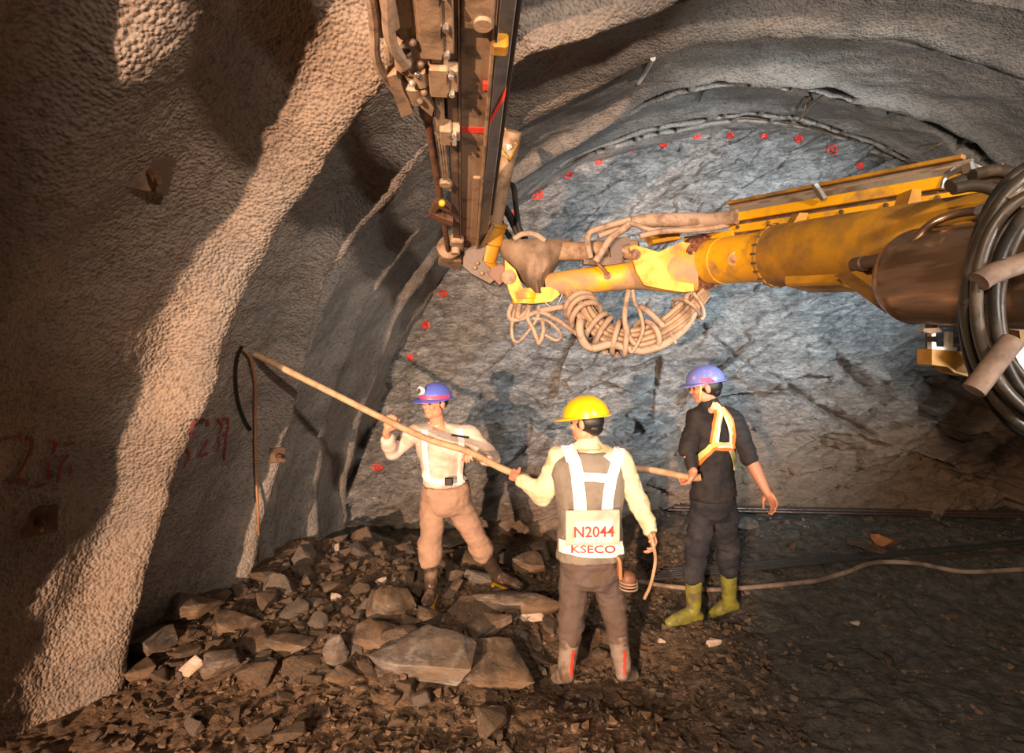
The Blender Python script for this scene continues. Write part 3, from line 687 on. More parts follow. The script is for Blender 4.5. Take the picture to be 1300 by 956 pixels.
def scatter(n, poly, smin, smax, power, keys, label, group, seed, sink=.25):
    r = random.Random(seed); k = 0; tries = 0
    while k < n and tries < n*60:
        tries += 1
        u = r.uniform(min(p[0] for p in poly), max(p[0] for p in poly)); v = r.uniform(min(p[1] for p in poly), max(p[1] for p in poly))
        ins = False
        for i in range(len(poly)):
            (x1, y1), (x2, y2) = poly[i], poly[i-1]
            if (y1 > v) != (y2 > v) and u < (x2-x1)*(v-y1)/(y2-y1)+x1: ins = not ins
        if not ins: continue
        p = on_floor(u, v)
        s = smin+(smax-smin)*r.random()**power
        if any((p.x-q[0])**2+(p.y-q[1])**2 < (.75*(s+q[2]))**2 for q in placed): continue
        if (p.x+3.0) < s*.6 or any((p.x-f[0].x)**2+(p.y-f[0].y)**2 < (f[1]+s*.6)**2 for f in FEET): continue
        placed.append((p.x, p.y, s)); key = r.choices(keys[0], keys[1])[0]; i = r.randrange(10); s = min(s, .045) if key == 'rockw' else s
        zz = shapes[i if key in ('rock', 'rockg') else i % 3][2]*s
        rock(key, i, p+Vector((0, 0, zz*(1-2*sink)*.9)), (s, s*r.uniform(.8, 1.2), s*r.uniform(.8, 1.15)), (R_(r.uniform(-28, 28)), R_(r.uniform(-28, 28)), r.uniform(0, 6.28)), label, group); k += 1
for (u, v, w, h, *_r) in HAND:
    p = on_floor(u, v); placed.append((p.x, p.y, w/750*(p-EYE).dot(FWD)/2*.72))
scatter(95, [(300, 745), (430, 690), (530, 700), (640, 700), (700, 720), (700, 866), (430, 866), (300, 866)], .04, .17, 1.8, (('rock', 'rockg', 'rockw'), (7, 2.4, .1)),
        'angular dark brown slate fragment lying among the foreground slabs', 'slate fragments in the middle of the rubble', 11)
scatter(75, [(150, 860), (215, 800), (290, 745), (370, 705), (430, 690), (430, 866)], .03, .12, 1.7, (('rock', 'rockg', 'rockw'), (7, 2, .2)),
        'small muddy broken stone in the rubble heap along the left wall', 'broken stones along the left wall', 12)
scatter(42, [(370, 700), (440, 665), (480, 700), (640, 690), (640, 720), (420, 725)], .05, .14, 1.3, (('rock',), (1,)),
        'dark angular stone in the shadowed back of the rubble heap', 'stones at the back of the rubble heap', 13)
scatter(34, [(640, 690), (700, 680), (700, 760), (830, 760), (830, 866), (640, 866)], .02, .085, 2.0, (('rock', 'rockg'), (6, 1)),
        'small brown stone around the legs of the yellow-helmeted man', 'stones around the yellow-helmeted man', 14)
scatter(40, [(940, 640), (1300, 628), (1300, 700), (950, 700)], .02, .07, 2.2, (('rock', 'rockg'), (4, 4)),
        'small stone on the muck slope around the steel rods at right', 'stones around the rods', 15)
scatter(26, [(940, 740), (1300, 745), (1300, 866), (960, 866)], .012, .05, 2.4, (('rock', 'rockg'), (4, 3)), 'small stone half sunk in the open mud at lower right', 'stones in the open mud', 17)
# foreground under the picture edge
scatter(22, [(60, 880), (740, 875), (760, 950), (30, 950)], .035, .11, 1.6, (('rock', 'rockg'), (5, 2)), 'stone lying in the mud nearest the camera', 'stones nearest the camera', 16)
# gravel: too many to count
r = random.Random(5); m = MB(); cube = rock_mesh(77, 1, .8, .5, 0)
cv = [v.co.copy() for v in cube.vertices]; cf = [tuple(p.vertices) for p in cube.polygons]
hull = bmesh.new()
for k in range(8):
    vv = Vector((r.gauss(0, 1), r.gauss(0, 1), r.gauss(0, .6))).normalized(); hull.verts.new(vv)
bmesh.ops.convex_hull(hull, input=hull.verts[:]); hull.verts.ensure_lookup_table()
cv = [v.co.copy() for v in hull.verts]; cf = [tuple(v.index for v in f.verts) for f in hull.faces]; hull.free()
for k in range(9000):
    if k < 6800: x = r.uniform(-2.9, .9); y = r.uniform(2.5, 5.4)
    else: x = r.uniform(.2, 4.3); y = r.uniform(2.7, 6.0)
    s = .007+.030*r.random()**2.8*(1 if k < 6800 else .65)
    Mx = Matrix.Translation((x, y, fz_(x, y)+s*.25)) @ Matrix.Rotation(r.uniform(0, 6.28), 4, 'Z') @ Matrix.Rotation(r.uniform(-.6, .6), 4, 'X') @ Matrix.Scale(s, 4)
    m.add([Mx @ c for c in cv], cf)
me = bpy.data.meshes.new('gravel'); me.from_pydata(m.v, [], m.f); me.update()
o = link('gravel', me, MAT['rock']); tag(o, 'loose slate gravel scattered over the muddy floor', 'gravel', kind='stuff')
# ================================================================== THE DRILLING BOOM
BA = P(905, 332, 3.86); BB = P(1300, 296, 2.24); BD = (BB-BA); bd = BD.normalized()
def bt(t): return BA+BD*t
boom = empty('drilling_boom', bt(1.2), 'yellow hydraulic drilling boom with hoses reaching in from the right edge', 'boom')
def part(name, m, mat, parent=boom, smooth=35, label=None):
    o = m.build(name, MAT[mat], parent, smooth)
    if label: o['label'] = label
    return o
m = MB(); m.lathe(bt(.31), BD, [(0, .15), (.005, .172), (.02, .175), (2.6, .182)], 40); tube = part('outer_tube', m, 'yellowd')
m = MB(); m.lathe(bt(.305), BD, [(0, .15), (0.002, .181), (.022, .181), (.024, .15)], 40); col = part('seam_collar', m, 'yellowd', tube)
Xb, Yb, Zb = frame(bd)
for k in range(22):
    a = 2*math.pi*k/22; p = bt(.305)+(Xb*math.cos(a)+Yb*math.sin(a))*.178
    m = MB(); m.cyl(p-bd*.006, p+bd*.028, .0075, n=6); part('bolt', m, 'dustd', col, 0)
m = MB(); m.lathe(bt(0), BD, [(-.01, .12), (-.005, .143), (.1, .146), (.105, .150), (.12, .150), (.125, .146), (.58, .148)], 40); inn = part('inner_tube', m, 'yellow', smooth=35)
# boss on the inner tube
c0 = P(933, 329, 3.50); f = (EYE-c0).normalized()
m = MB(); m.cyl(c0-f*.1, c0+f*.03, .045, .042, 20); boss = part('round_boss', m, 'yellowd', inn)
m = MB(); m.cyl(c0+f*.03, c0+f*.045, .020, n=6); part('boss_bolt', m, 'rust', inn, 0)
# flange with bolt circle
fl = bt(-.035)
m = MB(); m.lathe(fl, BD, [(-.075, .13), (-.07, .188), (-.012, .190), (-.008, .178), (.008, .178), (.012, .16), (.05, .125)], 48); fla = part('flange', m, 'rust')
for k in range(20):
    a = 2*math.pi*k/20; p = fl+(Xb*math.cos(a)+Yb*math.sin(a))*.160
    m = MB(); m.cyl(p, p+bd*.034, .0125, n=8); part('bolt', m, 'rust', fla, 35)
# fork bracket and lower arm
def pp(px, d): return [P(u, v, d) for u, v in px]
m = MB()
fork = [(799, 314), (806, 311), (836, 320), (866, 307), (877, 309), (881, 369), (868, 371), (842, 367), (818, 362), (808, 345)]
m.prism(pp(fork, 3.86), FWD*.05); m.prism(pp(fork, 4.04), FWD*.05)
frk = part('fork_bracket', m, 'yellow')
m = MB(); m.lathe(P(881, 340, 3.97), P(700, 362, 4.13)-P(881, 340, 3.97), [(0, .165), (.12, .16), (.26, .128), (.40, .098), (.55, .092), (.90, .088), (.96, .084), (1.0, .07)], 32); arm = part('arm_tube', m, 'yellowarm')
m = MB(); m.prism(pp([(822, 296), (862, 292), (864, 303), (830, 309)], 3.95), FWD*.14); part('top_plate', m, 'yellow')
for (u, v, d, r, nm) in ((806, 323, 3.86, .035, 'pivot_pin'), (771, 350, 3.99, .026, 'pivot_pin')):
    c0 = P(u, v, d); f = (EYE-c0).normalized(); m = MB(); m.lathe(c0+f*.005, -f, [(-.02, r*.5), (-.018, r), (.02, r*1.05), (.25, r)], 20); pn = part(nm, m, 'rust')
    m = MB(); m.cyl(c0+f*.022, c0+f*.035, r*.45, n=6); part('nut', m, 'dustd', pn, 0)
m = MB(); m.tube([P(771, 348, 3.95), P(762, 338, 3.94), P(755, 330, 3.96)], .012, 6, 3); part('strap', m, 'leather')
# tilt cylinder
m = MB(); m.lathe(P(812, 319, 4.02), P(715, 319, 4.15)-P(812, 319, 4.02), [(0, .04), (.01, .075), (.06, .075), (.065, .060), (.24, .060), (.245, .073), (.33, .073), (.335, .066), (.58, .068)], 28); cyl = part('tilt_cylinder', m, 'dust')
m = MB(); m.prism(pp([(741, 329), (790, 325), (794, 333), (770, 337), (741, 335)], 3.98), FWD*.08); part('cylinder_bracket', m, 'dustd', cyl)
m = MB(); m.prism(pp([(772, 303), (800, 300), (803, 316), (786, 330), (776, 326)], 3.99), FWD*.1); part('clevis', m, 'dustd', cyl)
# knuckle
m = MB(); m.prism(pp([(641, 330), (654, 342), (664, 366), (704, 364), (711, 374), (700, 383), (672, 386), (654, 385), (647, 372), (641, 350)], 4.05), FWD*.17); kn = part('knuckle', m, 'yellow')
m = MB(); m.lathe(P(667, 371, 4.12), (0, 0, -1), [(0, .07), (.004, .098), (.045, .1), (.05, .093), (.082, .093), (.086, .06)], 28); part('knuckle_base', m, 'yellow', kn)
m = MB(); m.lathe(P(646, 352, 4.06), P(646, 352, 3)-P(646, 352, 4.06), [(-.1, .045), (.02, .05), (.03, .03)], 20); part('knuckle_boss', m, 'dust', kn)
# rubber cover draped over the knuckle
rows = [((628, 304), (728, 303)), ((631, 314), (725, 312)), ((637, 326), (719, 322)), ((646, 338), (711, 333)), ((654, 349), (703, 344)), ((662, 358), (697, 355)), ((670, 366), (692, 365)), ((678, 372), (689, 372))]
rings = []
for j, (a, b) in enumerate(rows):
    q = []; n = 16
    for i in range(n+1):
        s = i/n; u = a[0]+(b[0]-a[0])*s; v = a[1]+(b[1]-a[1])*s
        bow = math.sin(math.pi*s)**.6; d = 4.20-.20*bow*(1 if j else .7)+.018*math.sin(s*17+j*1.3)+.012*math.sin(s*31-j*2)
        q.append(P(u, v, d))
    for i in range(n, -1, -1):
        s = i/n; q.append(P(a[0]+(b[0]-a[0])*s, a[1]+(b[1]-a[1])*s, 4.22-.12*math.sin(math.pi*s)*(1 if j else .7)))
    rings.append(q)
m = MB(); m.loft(rings); part('rubber_cover', m, 'cloth_cover', smooth=60)
# swivel unit, stay cylinder and its head
m = MB(); m.lathe(P(614, 345, 4.22), P(629, 282, 4.12)-P(614, 345, 4.22), [(-.02, .06), (0, .085), (.08, .088), (.085, .072), (.2, .072), (.21, .084), (.33, .082), (.335, .092), (.36, .092), (.362, .062)], 26); sw = part('swivel_housing', m, 'yellowd')
m = MB(); m.prism(pp([(590, 300), (618, 282), (622, 300), (612, 330), (632, 352), (622, 360), (598, 347), (588, 338)], 4.10), FWD*.14); part('swivel_bracket', m, 'dustd', sw)
m = MB(); m.prism(pp([(618, 345), (640, 330), (644, 352), (634, 362)], 4.08), FWD*.16); part('swivel_link', m, 'leather', sw)
for k in range(4):
    c0 = P(607.5-.3*k, 291+6.5*k, 4.09); m = MB(); m.ell(c0, (.017,)*3, n=10, m=7); part('bolt', m, 'chrome', sw, 60)
for (u, v) in ((603, 340), (612, 347), (606, 334)):
    m = MB(); m.ell(P(u, v, 4.08), (.014,)*3, n=10, m=7); part('bolt', m, 'dust', sw, 60)
m = MB(); m.lathe(P(627, 290, 4.12), P(647, 188, 3.86)-P(627, 290, 4.12), [(-.05, .05), (.5, .053), (.505, .058), (.66, .06), (.665, .04)], 24); st = part('stay_cylinder', m, 'dust')
hd = [(622, 150), (629, 147), (656, 184), (647, 203), (638, 194), (623, 168)]
m = MB(); m.prism(pp(hd, 3.80), FWD*.012); m.prism(pp(hd, 3.93), FWD*.012); m.prism([P(622, 150, 3.80), P(624, 149, 3.80), P(624, 168, 3.80), P(622, 168, 3.80)], FWD*.14)
m.prism([P(623, 167, 3.80), P(625, 165, 3.80), P(648, 201, 3.80), P(646, 203, 3.80)], FWD*.14); hh = part('stay_head', m, 'dust', st)
m = MB(); m.tube(pp(hd+[hd[0]], 3.795), .005, 6, 0); part('painted_edge', m, 'yellow', st, label='yellow painted edge')
m = MB(); m.cyl(P(646, 186, 3.78), P(646, 186, 3.96), .022, n=16); part('stay_pin', m, 'chrome', st)

# the feed with the rock drill, seen from below
FO = P(596, 335, 4.5); FT = P(610, 0, 1.83); FL = (FT-FO).normalized(); FW = (RGT-FL*RGT.dot(FL)).normalized(); FN = FL.cross(FW)
if FN.dot(EYE-(FO+FT)/2) < 0: FN = -FN
def fp(w, n, l): return FO+FW*w+FN*n+FL*l
def fbox(m, w0, w1, n0, n1, l0, l1, bev=0): return m.boxf(FO, FW, FN, FL, w0, w1, n0, n1, l0, l1, bev)
m = MB(); fbox(m, -.066, .048, -.20, 0, -.02, 3.5, .006); feed = part('feed_beam', m, 'dust', smooth=0)
m = MB(); fbox(m, .040, .062, -.12, .022, .15, 3.5, .004); fbox(m, .0, .04, -.01, .012, .6, 1.5, .003); part('beam_ridge', m, 'dust', feed, 0)
m = MB(); fbox(m, .056, .114, -.19, -.012, .35, 3.5, .004); part('slide_rail', m, 'grey', feed, 0)
m = MB(); fbox(m, .116, .133, -.17, -.03, .9, 3.5, .004); part('cable_trough', m, 'black', feed, 0)
m = MB(); fbox(m, .054, .060, -.02, .026, .45, 3.5); part('rubber_strip', m, 'black', feed, 0)
m = MB(); fbox(m, -.116, -.070, -.13, .020, -.06, 3.5, .004); fbox(m, -.070, -.063, -.1, .028, -.06, 3.5); part('guide_rail', m, 'dustd', feed, 0)
for l0, l1, w0, w1 in ((2.52, 3.2, -.195, -.118), (2.30, 2.47, -.175, -.105), (1.94, 2.06, -.150, -.100)):
    m = MB(); fbox(m, w0, w1, -.10, .075, l0, l1, .006); fbox(m, w1-.01, w1+.035, -.02, .062, l0+.02, l1-.02, .004); cr = part('carriage_block', m, 'dust', feed, 0)
    for l in ((l0+.03, l1-.03) if l1 < 3 else (l0+.03, l0+.16, l0+.3)):
        m = MB(); m.cyl(fp(w1+.012, .055, l), fp(w1+.012, .085, l), .011, n=6); part('bolt', m, 'chrome', cr, 0)
m = MB(); fbox(m, -.165, -.128, -.09, .05, 1.95, 2.9, .005); part('carriage_plate', m, 'dust', feed, 0)
m = MB(); fbox(m, -.06, .05, .005, .03, 2.62, 2.9, .01); m.cyl(fp(.01, .0, 2.66), fp(.01, .045, 2.66), .03, n=20); part('end_plate', m, 'dust', feed, 35)
m = MB(); fbox(m, .045, .10, -.03, .035, 2.50, 2.56, .008); part('yellow_clamp', m, 'yellowd', feed, 0)
m = MB(); fbox(m, -.060, .050, -.01, .0035, 1.93, 1.975); part('tape_band', m, 'redtape', feed, 0, 'red tape band')
m = MB(); m.prism([fp(.061, -.01, 1.97), fp(.061, -.01, 2.03), fp(.115, -.01, 2.26), fp(.115, -.01, 2.20)], FN*.004); part('tape_band', m, 'redtape', feed, 0, 'red tape band')
m = MB(); fbox(m, .022, .04, -.01, .0145, 2.27, 2.31); part('tape_band', m, 'redtape', feed, 0, 'red paint patch')
# drifter
m = MB(); W = -.245
m.lathe(fp(W+.01, 0, 2.18), FL, [(0, .028), (.05, .045), (.06, .075), (.16, .078), (.17, .055), (.22, .052), (.24, .072), (.38, .07), (.40, .05), (.46, .048), (.48, .066), (1.2, .07)], 22)
dr = part('rock_drill', m, 'dust')
for (w, n, l, r, L) in ((W-.045, .03, 2.24, .026, .13), (W+.04, .05, 2.36, .030, .08), (W-.02, .06, 2.46, .024, .06), (W+.05, .04, 2.56, .028, .35), (W-.06, .0, 2.40, .022, .10), (W-.03, .05, 2.66, .03, .3), (W-.075, .02, 2.58, .026, .5)):
    m = MB(); m.cyl(fp(w, n, l), fp(w, n, l+L), r, r*.9, 12); m.cyl(fp(w, n, l-.015), fp(w, n, l+.012), r*.6, n=6); part('hydraulic_fitting', m, 'dust', dr)
for k in range(7):
    m = MB(); l = 2.28+.055*k; m.ell(fp(W+.03+.022*math.sin(k*2.1), .078, l), (.014,)*3, n=8, m=6); part('bolt', m, 'chrome' if k in (2, 3) else 'dustd', dr, 60)
m = MB(); m.prism([fp(W-.05, .03, 2.16), fp(W-.075, .03, 2.42), fp(W-.04, .03, 2.44), fp(W+.0, .03, 2.2)], FN*.05); m.prism([fp(W, .03, 2.27), fp(W+.07, .03, 2.16), fp(W+.08, .03, 2.22), fp(W+.05, .03, 2.33)], FN*.04); part('drill_cradle', m, 'dust', dr, 0)
m = MB(); m.tube([fp(W-.06, .05, 2.3), fp(W-.10, .07, 2.5), fp(W-.08, .06, 2.75), fp(W-.09, .04, 3.3)], .017, 8, 6); m.tube([fp(W-.0, .08, 2.5), fp(W-.035, .10, 2.65), fp(W-.02, .09, 2.9), fp(W-.03, .06, 3.3)], .02, 8, 6); part('drill_hoses', m, 'hose', dr)
m = MB(); m.cyl(fp(-.205, .0, 2.22), fp(-.150, .0, .18), .0185, n=14); m.lathe(fp(-.203, 0, 2.14), -FL, [(0, .03), (.08, .032), (.1, .024), (.12, .02)], 14); part('drill_steel', m, 'leather')
# fine pipes
m = MB()
for k in range(3): m.cyl(fp(-.150+.011*k, .03, 1.50), fp(-.160+.013*k, .03, 1.96), .005, n=8)
part('feed_pipes', m, 'dust', feed)
m = MB(); m.lathe(fp(-.142, .02, 1.48), FN, [(0, .03), (.03, .03)], 14); m.prism([fp(-.16, .01, 1.46), fp(-.115, .01, 1.38), fp(-.105, .01, 1.46), fp(-.125, .01, 1.52)], FN*.03); part('pipe_clamp', m, 'dust', feed)
# centraliser and front guide
m = MB(); m.prism([fp(-.24, .01, 1.02), fp(-.115, .01, .90), fp(-.11, .01, .98), fp(-.235, .01, 1.10)], FN*.04)
m.prism([fp(-.20, .01, 1.20), fp(-.115, .01, 1.10), fp(-.115, .01, 1.17), fp(-.185, .01, 1.28)], FN*.04); m.prism([fp(-.255, .01, 1.0), fp(-.205, .01, 1.24), fp(-.180, .01, 1.22), fp(-.23, .01, .99)], FN*.03)
cz = part('centraliser', m, 'leather', feed, 0)
m = MB(); m.ell(fp(-.165, .06, 1.28), (.02,)*3, n=10, m=7); part('brass_fitting', m, 'yellow', feed, 60)
m = MB(); m.lathe(fp(-.15, -.03, .22), FL, [(0, .075), (.01, .085), (.07, .085), (.09, .05)], 22); m.prism([fp(-.23, .0, .12), fp(-.07, .0, -.02), fp(-.06, .0, .18), fp(-.20, .0, .28)], FN*.05); part('front_guide', m, 'dust', feed)
m = MB(); fbox(m, -.05, .035, .0, .06, .16, .34, .01); fbox(m, -.13, -.045, -.02, .05, .42, .62, .01); m.cyl(fp(-.1, .05, .5), fp(-.1, .09, .5), .03, n=14); m.prism([fp(.03, .0, .3), fp(.13, -.05, .75), fp(.15, -.05, .7), fp(.05, 0, .2)], FN*.03); part('feed_mount', m, 'dust', feed, 35)
# hoses round the swivel
HS = [([(646, 233), (652, 238), (655, 262), (659, 288), (668, 304)], 4.15, .019, 'black'), ([(634, 255), (646, 272), (655, 290), (662, 305)], 4.2, .028, 'black'),
      ([(652, 304), (664, 297), (680, 298), (692, 306)], 4.05, .019, 'hose'), ([(634, 240), (630, 262), (640, 290), (650, 304)], 4.3, .02, 'black')]
for px, d, r, mt in HS:
    m = MB(); m.tube(pp(px, d), r, 8, 6); part('hydraulic_hose', m, mt)
# big hanging hose bundle
bpth = [Vector(P(u, v, d)) for u, v, d in ((728, 372, 4.12), (737, 390, 4.06), (750, 409, 4.0), (772, 425, 3.97), (802, 430, 3.95), (836, 420, 3.93), (864, 400, 3.92), (888, 372, 3.98))]
sp = smoothpath(bpth, 8)
bun = MB(); r = random.Random(3)
for k in range(15):
    a = r.uniform(0, 6.28); q = .078*math.sqrt((k+.5)/15); tw = r.uniform(-.8, .8); pts = []
    for i, p in enumerate(sp):
        s = i/(len(sp)-1); d = (sp[min(i+1, len(sp)-1)]-sp[max(i-1, 0)]).normalized(); X, Y, _ = frame(d, FWD)
        pts.append(p+X*(q*math.cos(a+tw*s))+Y*(q*math.sin(a+tw*s)))
    if k == 0: root_b = None
    mm = MB(); mm.tube(pts, .0165, 7, 0)
    if k == 0: bundle = part('hose_bundle', mm, 'hose', smooth=60)
    else: part('hose', mm, 'dust' if k % 3 else 'hose', bundle, 60)
for s, w, tl in ((.10, .105, .3), (.15, .108, .35), (.205, .112, .3), (.31, .110, .15), (.37, .112, .1), (.46, .112, .1), (.505, .112, .0), (.63, .10, -.5), (.88, .095, .0)):
    i = int(s*(len(sp)-1)); d = (sp[i+1]-sp[i]).normalized(); X, Y, Z = frame(d, FWD); pts = []
    for k in range(15):
        t = 2*math.pi*k/14; pts.append(sp[i]+(X*math.cos(t)+Y*math.sin(t))*w+Z*(tl*.12*math.sin(t)+.05*k/14))
    mm = MB(); mm.tube(pts, .0195 if s < .85 else .012, 8, 3); part('hose_wrap', mm, 'hose', bundle, 60)
for px, d, rr in (([(798, 368), (795, 385), (793, 405), (797, 425), (806, 437)], 3.86, .018), ([(803, 368), (806, 385), (812, 395), (816, 420), (803, 446), (798, 440)], 3.85, .013),
                  ([(737, 405), (736, 420), (742, 436), (754, 442), (775, 437), (800, 443), (818, 445), (845, 436), (870, 415), (886, 388)], 3.88, .028),
                  ([(880, 372), (890, 385), (894, 400), (890, 406)], 3.85, .012), ([(848, 415), (854, 428), (858, 436)], 3.86, .012), ([(812, 388), (826, 398), (842, 414)], 3.84, .02)):
    mm = MB(); mm.tube(pp(px, d), rr, 8, 6); part('hose_tie', mm, 'hose', bundle, 60)
for px, rr, mt in (([(650, 386), (646, 398), (650, 406), (664, 404), (682, 396), (700, 402), (722, 416), (740, 430)], .017, 'hose'), ([(655, 386), (650, 410), (651, 430), (658, 434), (668, 424), (682, 404), (684, 388)], .012, 'hose'),
                   ([(672, 388), (670, 404), (678, 420), (684, 436), (690, 420), (688, 405)], .016, 'hose'), ([(684, 395), (700, 392), (716, 390), (734, 396)], .022, 'hose'), ([(660, 386), (657, 402), (664, 400), (672, 388)], .02, 'dust'),
                   ([(690, 372), (694, 386), (706, 388), (714, 374)], .008, 'grey'), ([(676, 404), (696, 408), (712, 424), (706, 432), (690, 424)], .012, 'hose')):
    mm = MB(); mm.tube(pp(px, 4.06+.02*r.random()), rr, 8, 6); part('loose_hose', mm, mt, boom, 60)
# upper hose sheath and loops
mm = MB(); mm.tube([P(793, 284, 4.0), P(815, 280, 3.98), (P(860, 279, 3.88)), P(905, 279, 3.78), P(935, 275, 3.66)], .048, 12, 6, lambda t: .55+.45*min(1, 3*t)); part('hose_sheath', mm, 'hose', smooth=60, label='long mud-grey hose sheath')
for px, d, rr in (([(750, 328), (746, 310), (748, 296), (762, 290), (785, 283), (800, 279)], 3.95, .022), ([(756, 332), (765, 318), (775, 303), (790, 292), (800, 284)], 3.9, .024), ([(760, 300), (775, 294), (792, 290)], 3.97, .02),
                  ([(800, 283), (830, 292), (870, 290), (905, 284), (930, 276)], 3.8, .016), ([(812, 300), (840, 294), (880, 292), (915, 288), (940, 278)], 3.72, .018)):
    mm = MB(); mm.tube(pp(px, d), rr, 8, 6); part('hose', mm, 'hose', boom, 60)
# cable tray over the boom
Q0 = P(927, 271, 3.78); Q1 = P(1236, 216, 2.55); TL = (Q1-Q0); L = TL.length; TL.normalize(); TY = (FWD-TL*FWD.dot(TL)).normalized(); TZ = TL.cross(TY)
if TZ.z < 0: TZ = -TZ
def tb(m, a, b, y0, y1, z0, z1, bev=.003): return m.boxf(Q0, TL, TY, TZ, a, b, y0, y1, z0, z1, bev)
m = MB(); tb(m, 0, L, -.03, -.005, -.065, -.010); tray = part('cable_tray', m, 'yellow', smooth=0)
m = MB(); tb(m, .02, L, -.02, .24, .022, .034); tb(m, 0, L, .22, .245, .0, .085); part('tray_top', m, 'dust', tray, 0)
m = MB(); tb(m, 0, L-.03, -.045, -.01, .048, .068); part('upper_rail', m, 'yellowd', tray, 0)
m = MB(); tb(m, 0, L, -.018, -.006, -.012, .048); part('side_strip', m, 'greydust', tray, 0)
m = MB(); tb(m, .1, L-.05, .10, .15, .034, .06); tb(m, 0, L, .02, .20, -.045, .02); part('tray_core', m, 'dustd', tray, 0)
m = MB(); tb(m, .02, L+.25, -.015, .01, -.135, -.085); part('lower_rail', m, 'yellow', tray, 0)
m = MB(); tb(m, .04, L+.25, .0, .2, -.19, -.06); part('rail_core', m, 'dustd', tray, 0)
m = MB(); tb(m, .2, .75, -.03, .1, -.20, -.17); tb(m, -.38, .06, -.02, .06, -.155, -.115); tb(m, -.30, .2, .0, .05, -.19, -.165); part('rail_strip', m, 'yellow', tray, 0)
for k in range(9):
    p = Q0+TL*(.08+k*L/9)+TZ*.034+TY*.05; m = MB(); m.cyl(p, p+TZ*.02, .012, n=6); part('bolt', m, 'chrome' if k % 3 == 0 else 'dust', tray, 0)
for k in range(7):
    p = Q0+TL*(.1+k*.23)-TY*.014-TZ*.105; m = MB(); m.cyl(p, p-TY*.018, .011, n=6); part('bolt', m, 'dustd', tray, 0)
m = MB(); m.tube([P(1196, 240, 2.62), P(1199, 229, 2.62), P(1206, 221, 2.6), P(1234, 209, 2.5), P(1237, 221, 2.48)], .011, 6, 3); m.prism(pp([(1231, 206), (1236, 204), (1241, 226), (1236, 226)], 2.47), FWD*.05); part('tray_bracket', m, 'grey', tray, 35)
m = MB(); m.prism(pp([(1206, 217), (1212, 210), (1222, 208), (1226, 212), (1215, 218)], 2.6), FWD*.03); part('tray_hook', m, 'grey', tray, 0)
m = MB(); m.prism(pp([(1033, 234), (1038, 232), (1050, 250), (1046, 253), (1040, 243)], 3.1), FWD*.03); part('tray_hook', m, 'grey', tray, 0)
m = MB(); m.prism(pp([(1000, 296), (1015, 270), (1026, 270), (1020, 296)], 3.15), FWD*.1); part('tray_support', m, 'yellowd', tray, 0)
m = MB(); m.prism(pp([(1150, 268), (1158, 240), (1170, 240), (1168, 268)], 2.6), FWD*.1); part('tray_support', m, 'yellowd', tray, 0)
# block, link and gusset under the boom
m = MB(); m.boxf(bt(.47)-Vector((0, 0, .150)), bd, (FWD-bd*FWD.dot(bd)).normalized(), (0, 0, 1), -.12, .22, -.12, .08, -.05, .04, .012); part('wear_pad', m, 'yellowd', smooth=0)
m = MB(); m.prism(pp([(1080, 345), (1092, 343), (1150, 384), (1150, 396)], 2.62), FWD*.14); m.prism(pp([(1080, 345), (1112, 344), (1150, 352), (1150, 384)], 2.70), FWD*.03); part('gusset', m, 'yellowd', smooth=0)
m = MB(); m.lathe(P(1084, 337, 2.66), P(1150, 322, 2.35)-P(1084, 337, 2.66), [(0, .02), (.01, .034), (.07, .034), (.075, .027), (.5, .027)], 16); part('lift_link', m, 'dustd')
# steel guard drum
D0 = P(1146, 352, 2.50); D1 = P(1300, 349, 2.02)
m = MB(); m.lathe(D0, D1-D0, [(0, .10), (.006, .145), (.025, .175), (.06, .192), (.075, .196), (.085, .190), (.12, .190), (.9, .190)], 56); gd = part('guard_drum', m, 'drum', smooth=50, label='scuffed brown steel guard')
m = MB(); m.tube([P(1148, 388, 2.38), P(1147, 352, 2.33), P(1154, 322, 2.31), P(1168, 298, 2.30), P(1190, 280, 2.28), P(1222, 270, 2.22), P(1260, 268, 2.12), P(1310, 272, 2.0)], .017, 12, 8); hp = part('guard_hoop', m, 'drum', gd, 60)
m = MB(); m.cyl(P(1244, 268, 2.155), P(1252, 268, 2.13), .025, n=16); m.tube([P(1250, 262, 2.13), P(1253, 255, 2.12), P(1256, 256, 2.12)], .006, 6, 3); part('hoop_clamp', m, 'grey', gd)
m = MB(); m.boxf(D0+(D1-D0).normalized()*.35+Vector((0, 0, .19)), (D1-D0).normalized(), FWD, UP, -.3, .5, -.03, .03, -.005, .006); part('guard_edge', m, 'dustd', gd, 0)
m = MB(); m.prism(pp([(1173, 417), (1192, 416), (1196, 421), (1184, 424), (1172, 421)], 2.38), FWD*.03); part('guard_lug', m, 'dust', gd, 0)
# bracket plates hanging behind the guard
m = MB(); m.prism(pp([(1183, 443), (1229, 447), (1229, 478), (1212, 473), (1203, 466), (1183, 463)], 2.75), FWD*.10); pl = part('side_plate', m, 'yellowd', smooth=0)
m = MB(); m.prism(pp([(1183, 434), (1188, 434), (1189, 440), (1215, 441), (1215, 446), (1183, 443)], 2.74), FWD*.03); m.prism(pp([(1204, 421), (1210, 421), (1210, 443), (1204, 443)], 2.74), FWD*.03); m.prism(pp([(1183, 422), (1188, 422), (1188, 427), (1183, 427)], 2.74), FWD*.03); part('white_bracket', m, 'white', pl, 0, 'white painted bracket')
m = MB(); m.prism(pp([(1184, 400), (1190, 400), (1190, 444), (1184, 444)], 2.80), FWD*.05); part('hanger', m, 'dustd', pl, 0)
m = MB(); m.prism(pp([(1279, 436), (1304, 432), (1304, 472), (1283, 470)], 2.5), FWD*.04); part('white_plate', m, 'white', pl, 0, 'white plate')
